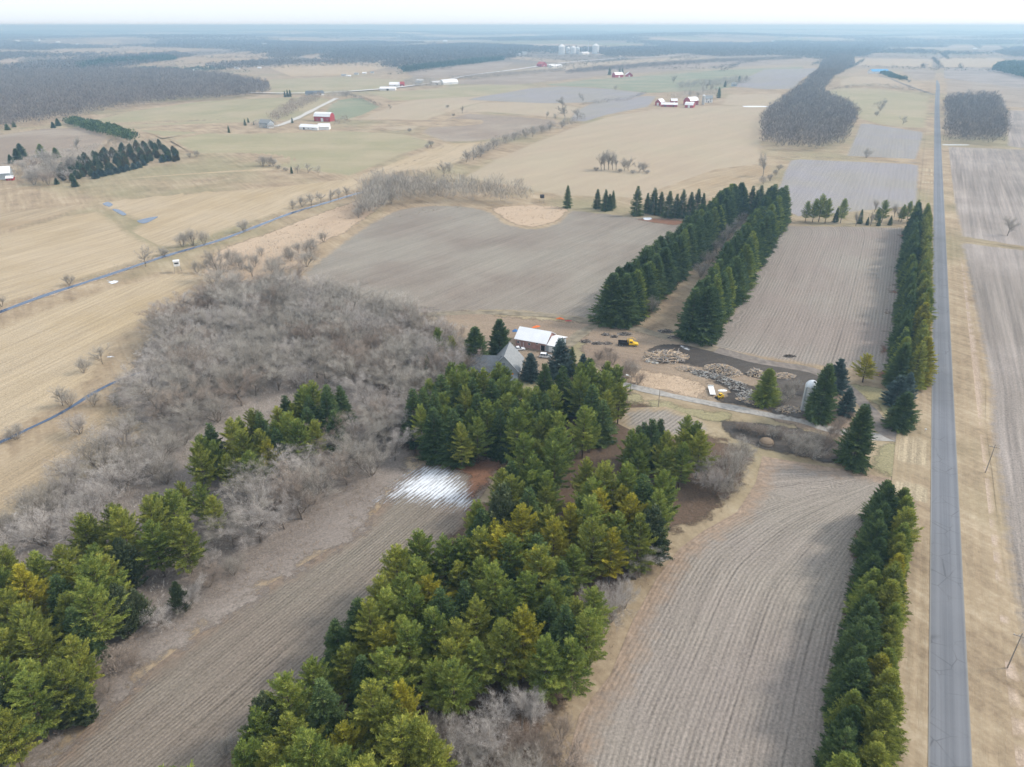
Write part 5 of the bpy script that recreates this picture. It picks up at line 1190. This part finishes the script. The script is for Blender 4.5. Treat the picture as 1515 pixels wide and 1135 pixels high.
# yellow forestry truck
x, y = P(930, 508, 1)
o = empty('work_truck', (x, y, 0), R(-8), 'yellow work truck with a long black bed beside the log heap', 'truck'); o.scale = (.85, .85, .85)
MB().box(-4.6, 3.4, -.8, .8, .75, 1.05).build('chassis', M_black, o)
MB().box(-4.6, -.1, -1.2, 1.2, 1.06, 1.3).box(-4.6, -.1, -1.2, -1.1, 1.3, 2.1).box(-4.6, -.1, 1.1, 1.2, 1.3, 2.1).box(-.2, -.1, -1.1, 1.1, 1.3, 2.3).build('bed', M_black, o)
cb = MB().prism([(.1, 1.06), (.1, 2.5), (.35, 2.75), (1.7, 2.75), (2.1, 1.8), (4.0, 1.5), (4.3, 1.1), (4.3, .8), (.1, .8)], -1.1, 1.1, 'y').build('cab', M_yellow, o, bevel=.06)
MB().box(.5, 1.65, -1.14, 1.14, 1.85, 2.5).build('window', M_glass, cb)
for sx in (-3.8, -2.6, 3.1):
    for s_ in (-1, 1):
        t = MB().tube((sx, s_ * .85, .5), (sx, s_ * 1.2, .5), .5, n=16).build('wheel', M_rubber, o); MB().tube((sx, s_ * 1.1, .5), (sx, s_ * 1.23, .5), .25, n=12).build('rim', M_rim, t)
bm = MB().tube((-.4, 0, 1.3), (-.5, 0, 3.4), .14).tube((-.5, 0, 3.4), (1.6, .1, 4.0), .11).tube((1.6, .1, 4.0), (3.0, .1, 3.1), .08).build('crane_arm', M_yellow, o)
# yellow skid loader
x, y = P(1066, 585, 1)
o = empty('skid_loader', (x, y, 0), R(200), 'small yellow skid loader beside the white flatbed by the driveway', 'loader'); o.scale = (.8, .8, .8)
MB().prism([(-1.3, .4), (-1.35, 1.3), (-.9, 1.7), (-.3, 1.75), (.9, .9), (1.0, .4)], -.62, .62, 'y').build('body', M_yellow, o, bevel=.05)
c_ = MB().box(-.5, .55, -.5, .5, 1.2, 2.05).build('cab', M_black, o); MB().box(-.55, .6, -.55, .55, 2.05, 2.15).build('roof', M_yellow, c_)
for s_ in (-1, 1): MB().tube((-1.2, s_ * .75, 1.6), (.9, s_ * .75, 1.1), .09).tube((.9, s_ * .75, 1.1), (1.5, s_ * .75, .4), .08).build('lift_arm', M_yellow, o)
MB().prism([(1.4, .1), (1.5, .8), (1.55, .8), (2.2, .15), (2.1, .05)], -.9, .9, 'y').build('bucket', M_black, o)
for sx in (-.75, .6):
    for s_ in (-1, 1):
        t = MB().tube((sx, s_ * .62, .4), (sx, s_ * .92, .4), .4, n=14).build('wheel', M_rubber, o)
        MB().tube((sx, s_ * .8, .4), (sx, s_ * .94, .4), .2, n=10).build('rim', M_yellow, t)
# white flatbed trailer
x, y = P(1053, 578, .6)
o = empty('flatbed_trailer', (x, y, 0), R(83), 'long white flatbed trailer parked by the driveway', 'trailer'); o.scale = (.8, .8, .8)
MB().box(-3.8, 3.8, -1.15, 1.15, .8, .95).build('deck', M_whitewall, o)
MB().box(-3.8, 3.8, -.5, -.35, .6, .8).box(-3.8, 3.8, .35, .5, .6, .8).box(3.8, 5.0, -.06, .06, .6, .7).build('frame', M_black, o)
MB().box(3.7, 3.8, -1.15, 1.15, .95, 1.5).build('headboard', M_whitewall, o)
for sx in (-1.6, -.6):
    for s_ in (-1, 1): MB().tube((sx, s_ * .85, .36), (sx, s_ * 1.1, .36), .36, n=14).build('wheel', M_rubber, o)

# ------------------------------------------------------------------ log heaps and rubble
def heap(name, label, px, py, lx, ly, hz, n, ln, rad, mats, rz=0, cat=None):
    x, y = P(px, py, hz * .3); o = empty(name, (x, y, 0), rz, label, cat or name.replace('_', ' '))
    if name != 'brush_pile': lx *= 1.2; ly *= 1.2; hz *= 1.15; n = int(n * 1.35)
    g = np.random.default_rng(int(px * 7 + py))
    for mi, (mt, part) in enumerate(mats):
        k = n // len(mats); a = g.uniform(0, 6.283, k); r = np.sqrt(g.uniform(0, 1, k))
        C = np.stack([lx * r * np.cos(a), ly * r * np.sin(a), hz * (1 - r ** 1.6) * g.uniform(.55, 1, k) + rad], 1)
        d = unit(g.normal(size=(k, 3)) * np.array([1, .55, .22])); L = ln * g.uniform(.5, 1.2, k)[:, None] / 2; rr = rad * g.uniform(.6, 1.3, k)
        V, F = tubes(np.column_stack([C - d * L, C + d * L, rr, rr]), 6)
        # end caps as fans
        m = k; idx = np.arange(m) * 12
        caps = [[i + j for j in range(5, -1, -1)] for i in idx] + [[i + 6 + j for j in range(6)] for i in idx]
        me = mk(part, V, [list(f) for f in F] + caps, mt); link(part, me, o)
    # mound below
    mb = MB(); mb.lathe([(1.0, -.05), (.85, .35), (.55, .75), (.2, .95), (.02, 1.0)], 16)
    mo = mb.build('mound', M_heapearth, o); mo.scale = (lx * .9, ly * .9, hz * .75)
    return o
heap('log_heap', 'grey tangle of long logs heaped behind the reddish bushes', 985, 528, 6.6, 4.2, 2.3, 190, 3.6, .16, ((M_woodgrey, 'grey_logs'), (M_wood, 'pale_logs')), .1, 'log heap')
heap('log_heap', 'pale heap of split firewood on the black mud', 1069, 547, 5.6, 3.6, 1.9, 360, .8, .16, ((M_wood, 'split_wood'), (M_woodgrey, 'grey_wood')), -.5, 'log heap')
heap('log_heap', 'small round heap of cut logs left of the lone spruce', 1118, 552, 2.4, 2.2, 1.9, 110, 1.3, .17, ((M_wood, 'split_wood'), (M_woodgrey, 'grey_wood')), 0, 'log heap')
heap('log_heap', 'low row of split wood starting the long rubble line', 1017, 546, 3.2, 1.9, .9, 190, .7, .14, ((M_wood, 'split_wood'), (M_woodgrey, 'grey_wood')), -.3, 'log heap')
heap('log_heap', 'low heap of grey wood between lone spruce and silo', 1160, 556, 3.4, 2.0, 1.0, 120, 1.0, .12, ((M_woodgrey, 'grey_wood'), (M_wood, 'split_wood')), 0, 'log heap')
heap('log_heap', 'scattered wood pile at the driveway side, below the silo', 1167, 606, 3.2, 1.8, 1.0, 120, 1.3, .12, ((M_woodgrey, 'grey_wood'), (M_wood, 'split_wood')), 0, 'log heap')
heap('log_heap', 'low wood scatter at the foot of the lone spruce', 1115, 594, 4.6, 1.8, .8, 150, .8, .12, ((M_woodgrey, 'grey_wood'), (M_wood, 'split_wood')), -.4, 'log heap')
for px, py, lx, lab in ((1040, 553, 3.6, 'left end of the long grey rubble line'), (1062, 559, 4.2, 'grey rubble just below the pale firewood heap'), (1082, 566, 4.2, 'grey rubble right of the white flatbed trailer'), (1098, 577, 3.8, 'grey rubble left of the lone spruce foot'), (1106, 586, 3.0, 'lowest grey rubble before the driveway')):
    heap('rubble_heap', lab, px, py, lx, 2.0, .9, 170, .9, .1, ((M_concrete, 'concrete_bits'), (M_woodgrey, 'timber_bits'), (M_brushpile, 'dark_bits')), -.45, 'rubble')
for px, py, lx, lab in ((896, 495, 1.6, 'dark brush pile, upper left of the field track loop'), (867, 505, 1.9, 'dark brush pile nearest the barn'), (884, 508, 2.2, 'dark brush pile right of the one nearest the barn'), (899, 508, 1.6, 'small dark brush pile left of the yellow truck'), (924, 494, 3.0, 'grey brush pile directly behind the yellow truck'), (985, 490, 3.2, 'long dark brush pile left of the nearest avenue spruce'), (998, 499, 2.6, 'dark brush pile at the foot of the nearest avenue spruce'), (909, 498, 1.3, 'tiny brush pile in the middle of the track loop')):
    heap('brush_pile', lab, px, py, lx, lx * .6, .9, 120, 1.3, .06, ((M_brushpile, 'dark_branches'), (M_woodgrey, 'grey_branches')), 0, 'brush pile')
heap('brush_pile', 'dark dead branches lying on the ridged field edge', 1168, 527, 2.0, 1.0, .7, 60, 1.6, .05, ((M_brushpile, 'dark_branches'),), 0, 'brush pile')
x, y = P(965, 535, .5)
o = empty('concrete_slab', (x, y, .1), R(-25), 'pale concrete slab lying in front of the grey log tangle', 'slab'); MB().box(-2.2, 2.2, -.6, .6, 0, .35).build('slab', M_concrete, o, bevel=.04)
x, y = P(1134, 655, .5)
o = empty('hay_stack', (x, y, 0), .2, 'low round straw stack among the bushes below the driveway', 'hay stack')
MB().lathe([(1.9, -.1), (2.0, .6), (1.85, 1.2), (1.3, 1.6), (.5, 1.8), (.03, 1.85)], 22).build('straw', B_TAN, o); MB().lathe([(2.0, .5), (2.04, .53), (2.04, .6), (2.0, .63)], 22).build('band', M_woodgrey, o)
# junk behind the barn
def tarp(px, py, sx, sy, hz, mt, label, rz=0):
    x, y = P(px, py, .3); g = np.random.default_rng(int(px)); n = 9
    V = [((i / (n - 1) - .5) * sx, (j / (n - 1) - .5) * sy, .06 + hz * max(0, 1 - ((i / (n - 1) - .5) ** 2 + (j / (n - 1) - .5) ** 2) * 4) * g.uniform(.5, 1)) for j in range(n) for i in range(n)]
    F = [(j * n + i, j * n + i + 1, (j + 1) * n + i + 1, (j + 1) * n + i) for j in range(n - 1) for i in range(n - 1)]
    o = link('tarp', mk('tarp', V, F, mt), None, (x, y, 0), rz); tag(o, label, 'tarp')
tarp(793, 483, 4, 1.4, .7, M_orange, 'orange tarp heap right behind the barn roof', .5)
tarp(829, 471, 3.4, 1.0, .7, M_orange, 'farther orange tarp on the grass, right of the barn', -.2)
tarp(762, 489, 2.4, 2, 1.0, M_bluetarp, 'blue tarp at the left back corner of the barn', .2)
tarp(841, 474, 3, 1.0, .4, M_redroof, 'red tarp next to the farther orange one', 0)
tarp(1069, 577, 3.2, 1.6, .5, M_whitewall, 'white plastic sheet behind the skid loader', 0)
# box blind on stilts, ladder stand
def blind(px, py, hz, s, mt, label):
    x, y = P(px, py); o = empty('hunting_blind', (x, y, 0), .4, label, 'hunting blind')
    b_ = MB().box(-s, s, -s, s, hz, hz + 1.9 * s).build('cabin', mt, o); MB().box(-s * .7, s * .7, -s - .03, -s + .05, hz + .9 * s, hz + 1.4 * s).build('window', M_dark, b_)
    MB().box(-s - .15, s + .15, -s - .15, s + .15, hz + 1.9 * s, hz + 1.9 * s + .12).build('roof', M_whiteroof if mt is M_whitewall else mt, o)
    for sx in (-1, 1):
        for sy in (-1, 1): MB().tube((sx * s * 1.3, sy * s * 1.3, 0), (sx * s * .9, sy * s * .9, hz), .07, n=6).build('leg', M_pole, o)
    ld = MB().tube((-.3, -s * 2, 0), (-.3, -s, hz), .04, n=6).tube((.3, -s * 2, 0), (.3, -s, hz), .04, n=6)
    for k in range(8): t = k / 8; ld.tube((-.3, -s * (2 - t), hz * t + .2), (.3, -s * (2 - t), hz * t + .2), .03, n=5)
    ld.build('ladder', M_pole, o)
blind(264, 403, 3.4, 1.3, M_whitewall, 'white box blind on tall stilts beside the blue creek')
blind(802, 300, 3.2, 1.1, M_brushpile, 'dark box blind on stilts behind the tan marsh bay')

# ------------------------------------------------------------------ poles
def pole(x, y, h, label, arms=1, lamp=False, name='utility_pole', cat='utility pole'):
    o = empty(name, (x, y, 0), math.atan2(rd[1], rd[0]), label, cat)
    MB().tube((0, 0, -.2), (0, 0, h), .13, .09, 10).build('pole', M_pole, o)
    if arms:
        MB().box(-.06, .06, -1.2, 1.2, h - .9, h - .76).build('crossarm', M_pole, o)
        for yy in (-1.1, 0.25, 1.1): MB().tube((0, yy, h - .76), (0, yy, h - .55), .05, n=6).build('insulator', M_trim, o)
    if lamp:
        MB().tube((0, 0, h - .5), (0, 1.3, h - .2), .04, n=6).build('arm', M_steel, o); MB().box(-.25, .25, 1.1, 1.9, h - .3, h - .1).build('lamp_head', M_trim, o, bevel=.04)
    return o
p0 = np.array(P(1490, 989))
for i, lab in enumerate(('nearest utility pole beside the striped field right of the road', 'farther utility pole up the striped field right of the road')):
    q = p0 + rd * 74 * i; pole(q[0], q[1], 9, lab)
x, y = P(932, 584); pole(x, y, 7, 'thin yard lamp pole at the upper end of the pale driveway', 0, True, 'lamp_post', 'lamp post')
x, y = P(974, 601); pole(x, y, 6, 'bare wooden pole on the grass below the driveway', 0, False, 'wooden_pole', 'pole')
# mailbox and marker by the drive mouth
x, y = P(1368, 640); o = empty('mailbox', (x, y, 0), 0, 'small mailbox on a post at the driveway mouth', 'mailbox')
MB().tube((0, 0, 0), (0, 0, 1.1), .05, n=6).build('post', M_pole, o); MB().prism([(-.12, 1.1), (-.12, 1.28), (0, 1.36), (.12, 1.28), (.12, 1.1)], -.25, .25, 'x').build('box', M_trim, o)

# ------------------------------------------------------------------ farms in the distance
gable('barn', (465, 179.5), (488.5, 180.5), 12, 6, 10.5, M_redwall, M_whiteroof, 'tall red dairy barn with white roof behind the long white barn', 'barn', doors=((0, 3, 4, M_trim),), windows=((-7, 2, 1, 1), (7, 2, 1, 1)), gambrel=True)
gable('barn', (443, 191.5), (470, 193), 9, 3, 5.5, M_whitewall, M_whiteroof, 'long white dairy barn, left section in front of the red barn', 'barn', doors=((-6, 2, 2.4, M_dark),), windows=((0, 1.2, 1.2, .8), (6, 1.2, 1.2, .8)))
gable('barn', (470.5, 192.5), (487, 192.5), 11, 3.6, 6.5, M_whitewall, M_whiteroof, 'white dairy shed attached right of the long white barn', 'barn', doors=((2, 3, 3, M_trim),))
gable('house', (384, 189), (398, 190), 9, 5.5, 9, M_greywall, M_slate2, 'grey blue farmhouse left of the long white dairy barn', 'house', doors=((0, 1.2, 2.2, M_dark),), windows=((-4, 1.2, 1.2, 1.4), (3.5, 1.2, 1.2, 1.4), (-4, 3.8, 1.2, 1.3), (3.5, 3.8, 1.2, 1.3)))
gable('garage', (398.5, 190.5), (405, 190), 7, 3, 5, M_whitewall, M_slate2, 'small white garage touching the grey blue farmhouse', 'garage', doors=((0, 3, 2.2, M_trim),))
gable('house', (452, 141.5), (463, 141.5), 11, 3, 7, M_greywall, M_slate, 'dark roofed house at the top of the farm lane, left one of two', 'house', windows=((0, 1, 1.5, 1.2),))
gable('house', (465, 141.5), (480, 141), 10, 3, 7, M_whitewall, M_slate, 'dark roofed house with white wall at the top of the farm lane', 'house', doors=((2, 1.2, 2.2, M_dark),))
# dairy sheds along the concrete road
gable('barn', (562, 134), (585, 134), 16, 3.5, 6, M_whitewall, M_whiteroof, 'wide low white cattle shed, leftmost by the concrete road', 'barn', doors=((0, 4, 3, M_dark),))
gable('barn', (576, 128.5), (592, 128.5), 16, 4, 8, M_whitewall, M_whiteroof, 'white shed behind the wide low cattle shed', 'barn', windows=((0, 1.5, 2, 1.2),))
gable('barn', (592, 128.5), (598, 128.5), 10, 5, 9, M_redwall, M_redroof, 'small red barn between the white cattle sheds', 'barn', doors=((0, 2, 3, M_trim),))
gable('house', (614, 126.5), (623, 126.5), 9, 4, 8, M_creamwall, M_slate2, 'cream farmhouse between the white sheds by the concrete road', 'house', windows=((0, 1.5, 1.5, 1.4),))
gable('barn', (616, 122), (626, 122), 10, 3.5, 6, M_whitewall, M_whiteroof, 'small white shed behind the cream farmhouse', 'barn', doors=((0, 3, 3, M_dark),))
gable('barn', (656, 125.5), (678, 124.5), 18, 4, 9, M_whitewall, M_whiteroof, 'big round roofed white shed beside the concrete road', 'barn', gambrel=True, doors=((0, 5, 4, M_steel),))
gable('barn', (641, 126), (653, 125.5), 14, 4, 7, M_whitewall, M_whiteroof, 'white shed touching the big round roofed shed on its left', 'barn', doors=((0, 4, 3.5, M_dark),))
# red farm in the middle
gable('barn', (969, 156), (977, 156.5), 15, 5, 9, M_redwall, M_whiteroof, 'red barn at the left end of the middle farm', 'barn', along=False, doors=((0, 3, 4, M_trim),))
gable('barn', (978, 158), (1002, 158.5), 9, 3.2, 5.5, M_redwall, M_whiteroof, 'long low red shed of the middle farm', 'barn', doors=((-6, 2, 2.5, M_dark), (6, 2, 2.5, M_dark)))
gable('barn', (993, 153.5), (1002, 153.5), 9, 4, 7, M_redwall, M_whiteroof, 'small red barn behind the long low red shed', 'barn', doors=((0, 2, 3, M_trim),))
gable('barn', (1013, 159.5), (1025, 160), 14, 4, 7.5, M_redwall, M_whiteroof, 'red gambrel barn with white roof, front one of the pair', 'barn', gambrel=True, doors=((0, 3, 3.5, M_trim),))
gable('barn', (1021, 156), (1033, 155), 14, 6, 11, M_redwall, M_whiteroof, 'tall gambrel red barn next to the concrete silo', 'barn', gambrel=True, windows=((0, 4, 1.5, 1.5),))
gable('house', (1042, 152), (1054, 152), 9, 6, 10, M_whitewall, M_slate2, 'white farmhouse beyond the tan field beside a dark spruce', 'house', windows=((-3, 1.5, 1.3, 1.4), (3, 1.5, 1.3, 1.4), (-3, 4.2, 1.3, 1.3), (3, 4.2, 1.3, 1.3)), doors=((0, 1.2, 2.2, M_dark),))
def bin_(px, py, r, h, label, mt=M_steel, name='grain_bin', cat='grain bin', group=None):
    x, y = P(px, py); o = empty(name, (x, y, gz(x, y)), 0, label, cat, group)
    MB().lathe([(r, -.5), (r, h)], 24).build('wall', mt, o, smooth=False)
    mb = MB()
    for k in range(1, 7): mb.lathe([(r + .02, h * k / 7), (r + .12, h * k / 7 + .1), (r + .12, h * k / 7 + .35), (r + .02, h * k / 7 + .45)], 24)
    mb.build('ring', mt, o)
    MB().lathe([(r + .2, h), (r * .15, h + r * .55), (r * .1, h + r * .62)], 24).build('roof', M_whiteroof, o)
bin_(1040, 155, 2.2, 13, 'slim pale silo beside the white farmhouse', M_concrete, 'silo', 'silo')
gable('house', (1082, 128), (1090, 128), 8, 4, 7, M_greywall, M_slate2, 'pale house behind the white farmhouse among bare trees', 'house', windows=((0, 1.5, 1.5, 1.3),))
gable('barn', (910, 115), (922, 114.5), 12, 6, 11, M_redwall, M_whiteroof, 'larger red barn with white roof on the green field', 'barn', gambrel=True, doors=((0, 3, 4, M_trim),))
gable('barn', (926, 113.5), (936, 113.5), 12, 4, 10, M_redwall, M_whiteroof, 'smaller red barn with white roof on the green field', 'barn', along=False, doors=((0, 3, 3, M_trim),))
gable('barn', (801, 99), (809, 98.5), 18, 7, 13, M_redwall, M_redroof, 'red barn beside the concrete road below the grain bins', 'barn', along=False, doors=((0, 3, 4, M_trim),))
gable('barn', (812, 99), (817, 99), 10, 4, 7, M_greywall, M_whiteroof, 'small grey shed right of the roadside red barn', 'barn', doors=((0, 3, 3, M_dark),))
gable('barn', (817, 100.5), (833, 99.5), 14, 4, 8, M_whitewall, M_whiteroof, 'low white shed in the hedge below the grain bins', 'barn', doors=((0, 5, 3, M_dark),))
# grain elevator
for px, py, r, hh, lab in ((831, 80.5, 14, 30, 'leftmost big grain bin of the elevator'), (840.5, 79.5, 9, 22, 'second grain bin from the left of the elevator'), (848, 80.5, 11, 26, 'third grain bin from the left of the elevator'), (854.5, 80, 8, 24, 'fourth grain bin from the left, end of the cluster'), (881, 80, 14, 32, 'lone big grain bin right of the elevator cluster')):
    bin_(px, py, r, hh, lab, M_steel, group='grain bins of the elevator')
x, y = P(870, 80); o = empty('elevator_leg', (x, y, gz(x, y)), 0, 'thin lattice elevator leg left of the lone grain bin', 'elevator leg')
MB().box(-1.2, 1.2, -1.2, 1.2, 0, 46).build('tower', M_steel, o); MB().box(-2.5, 2.5, -2, 2, 46, 50).build('head', M_steel, o)
gable('warehouse', (862, 81), (872, 80.5), 20, 7, 10, M_whitewall, M_whiteroof, 'white warehouse between the grain bins', 'warehouse', doors=((0, 6, 5, M_steel),))
gable('house', (752, 82), (757, 82), 14, 8, 15, M_greywall, M_slate2, 'grey house at the left of the hazy farm cluster', 'house', along=False, windows=((0, 2, 2, 2),))
gable('barn', (763, 82.5), (770, 82.5), 16, 5, 9, M_whitewall, M_whiteroof, 'white roofed shed in the hazy farm cluster', 'barn', doors=((0, 5, 4, M_dark),))
gable('house', (772, 81), (779, 81), 14, 7, 12, M_whitewall, M_slate2, 'white house at the right of the hazy farm cluster', 'house', windows=((0, 2, 2, 2),))
# blue roofed stable on the hill
gable('stable', (1290, 109), (1315, 109), 22, 5, 10, M_whitewall, M_blueroof, 'white stable with a bright blue roof on the hill by the road', 'stable', doors=((0, 5, 4, M_dark),), windows=((-15, 2, 2, 1.2), (15, 2, 2, 1.2)))
# left edge farm
gable('barn', (-14, 268), (17, 266), 10, 5.2, 9.5, M_greywall, M_whiteroof, 'grey walled barn with white roof cut by the left edge', 'barn', doors=((5, 3, 2.6, M_redwall),), windows=((-2, 2, 1, 1), (-6, 2, 1, 1)))
gable('shed', (10, 268.5), (20, 268), 5, 2.4, 3.6, M_redwall, M_whiteroof, 'low red and white shed before the left edge barn', 'shed', doors=((0, 1.2, 2, M_redwall),))
# houses scattered through the hazy distance
def hamlet(pts, where, group):
    ords = ['leftmost', 'second from the left', 'third from the left', 'fourth from the left', 'fifth from the left', 'sixth from the left', 'seventh from the left', 'eighth from the left', 'ninth from the left']
    for i, (px, py, w_, roofm) in enumerate(pts):
        L = (P(px + w_, py)[0] - P(px, py)[0])
        gable('house', (px, py), (px + w_, py), L * .6, L * .22, L * .42, M_whitewall, roofm, ords[i] + ' of the tiny houses ' + where, 'house', group, over=.4, windows=((0, L * .06, L * .12, L * .08),))
hamlet([(214, 107, 8, M_whiteroof), (227, 108, 7, M_whiteroof), (236, 107.5, 5, M_slate2), (243, 107.5, 7, M_whiteroof), (284, 106, 9, M_whiteroof), (313, 102, 6, M_slate2), (347, 102.5, 7, M_whiteroof), (381, 101.5, 5, M_whiteroof)], 'past the left grey forest', 'houses past the left forest')
hamlet([(505, 113, 7, M_slate2), (514, 113.5, 5, M_whiteroof), (524, 110.5, 6, M_slate2), (536, 109.5, 6, M_whiteroof), (548, 108.5, 5, M_slate2)], 'at the end of the hay field', 'houses by the hay field')
hamlet([(22, 62, 5, M_whiteroof), (52, 61, 5, M_slate2), (83, 63.5, 6, M_whiteroof), (112, 66.5, 5, M_whiteroof), (168, 66, 5, M_slate2), (336, 58.5, 7, M_whiteroof), (388, 68, 8, M_whiteroof)], 'on the pale far fields at left', 'houses on the far left fields')
hamlet([(586, 55, 5, M_whiteroof), (595, 54, 4, M_whiteroof), (655, 62, 6, M_whiteroof), (760, 44, 5, M_whiteroof), (858, 57, 6, M_whiteroof), (935, 57, 5, M_whiteroof), (950, 74, 6, M_slate2)], 'in the hazy distance above the elevator', 'houses above the elevator')
hamlet([(1010, 78, 6, M_whiteroof), (1024, 76, 5, M_redroof), (1062, 73, 6, M_redroof), (1120, 64, 5, M_whiteroof), (1143, 62, 5, M_slate2), (1197, 66, 6, M_whiteroof), (1182, 57, 5, M_slate2)], 'left of the far hill wood', 'houses left of the hill wood')
hamlet([(1334, 67, 5, M_whiteroof), (1346, 70, 5, M_whiteroof), (1365, 58, 4, M_slate2), (1440, 73, 5, M_whiteroof), (1468, 78, 6, M_slate2), (1500, 74, 6, M_whiteroof)], 'around the far end of the road', 'houses around the road end')

# ================================================================== LABELS OF THE TREES
ORD = ['', 'second', 'third', 'fourth', 'fifth', 'sixth', 'seventh', 'eighth', 'ninth', 'tenth', 'eleventh', 'twelfth', 'thirteenth', 'fourteenth', 'fifteenth', 'sixteenth', 'seventeenth', 'eighteenth', 'nineteenth', 'twentieth'] 
TENS = {2: 'twenty', 3: 'thirty', 4: 'forty', 5: 'fifty', 6: 'sixty', 7: 'seventy', 8: 'eighty', 9: 'ninety'}
def ordw(i):
    if i < 20: return ORD[i]
    n = i + 1; t, u = divmod(n, 10)
    if u == 0: return TENS[t][:-1] + 'ieth'
    return TENS[t] + '-' + ('first' if u == 1 else ORD[u - 1])
LM = {'house': P(725, 560), 'yard end of the driveway': P(930, 575), 'thin snow patch': P(640, 720), 'inner corner of the curved stubble field': P(1080, 760),
      'left corner of the curved stubble field': P(1010, 805), 'driveway': P(1000, 590), 'dark ploughed field': P(560, 900), 'leafless trees at the bottom of the grove': P(720, 1110),
      'left edge of the curved stubble field': P(890, 1020), 'creek bend': P(240, 545), 'leaning dead tree': P(262, 890), 'lower left corner of the picture': P(0, 1135),
      'near left corner of the dark ploughed field': P(71, 1135), 'left farm': P(10, 265), 'small knoll by the left farm': P(80, 205), 'tan meadow below the left farm': P(150, 300),
      'bend of the hourglass tan marsh': P(800, 320), 'back edge of the big grey field': P(880, 314), 'far edge of the ridged stubble field': P(1250, 333), 'far end of the upper roadside row': P(1378, 310),
      'grey field corner behind the bare wood': P(600, 465), 'broad spruce at the silo': P(1221, 610), 'twin red barns on the green field': P(916, 115), 'pale house behind the white farmhouse': P(1086, 128),
      'long white dairy barn': P(457, 192), 'gap between the avenue rows': P(985, 480), 'far end of the spruce avenue': P(1120, 310), 'silo': P(1194, 606), 'log heap beside the yellow machine': P(985, 528),
      'bottom end of the central grove': P(720, 1130), 'right edge of the dark ploughed field': P(500, 1000), 'near side of the driveway': P(1180, 624), 'diagonal ditch hedge': P(690, 240),
      'tan field crossed by ditches': P(690, 190), 'small copse in the tan field': P(890, 255), 'tiny spruce on the olive meadow edge': P(431, 256), 'road beyond the far grey field': P(1383, 200),
      'white farmhouse beyond the tan field': P(1048, 152), 'blue creek': P(245, 379)}
LM.update(WL)
SAY = {'gap between the avenue rows': ('near end of', 'the gap between the avenue rows'), 'blue creek': ('', 'the start of the wooded blue creek'), 'small copse in the tan field': ('', 'left end of the small copse'),
       'diagonal ditch hedge': ('', 'near end of the diagonal hedge'), 'tan field crossed by ditches': ('', 'the ditch junction in the tan fields'), 'back edge of the big grey field': ('', 'back edge middle of the big grey field'),
       'low creek': ('', 'the low creek'), 'bend of the hourglass tan marsh': ('', 'tip of the tan marsh bay')}
from collections import defaultdict
grp = defaultdict(list)
for o, look, cat, cl in TREES: grp[(look, cl)].append(o)
for (look, cl), os_ in grp.items():
    if cl.startswith('ROW'):     # rows: counted from the near end
        os_.sort(key=lambda o: o.location.y); fmt = '{} {} from near end' + cl[3:]
        for i, o in enumerate(os_): o['label'] = (fmt.format(ordw(i) or 'first', look))
    else:
        x, y = LM[cl]; os_.sort(key=lambda o: math.hypot(o.location.x - x, o.location.y - y))
        w_ = SAY[cl][1] if cl in SAY else 'the ' + cl
        for i, o in enumerate(os_):
            k = ordw(i)
            o['label'] = f'{look}, {k + " " if k else ""}nearest to {w_}'

# ================================================================== HAZE
hz = N('haze_air'); hz.n.remove(hz.b)
pv = hz.n.new('ShaderNodeVolumePrincipled'); pv.inputs['Color'].default_value = (.44, .73, 1.0, 1); pv.inputs['Absorption Color'].default_value = (.42, .42, .42, 1)
pv.inputs['Density'].default_value = .00024; pv.inputs['Anisotropy'].default_value = .3
hz.l.new(pv.outputs[0], hz.n['Material Output'].inputs['Volume'])
mb = MB().box(-35500, 35500, -35500, 35500, -60, 116)
tag(mb.build('haze', hz.m), kind='stuff')
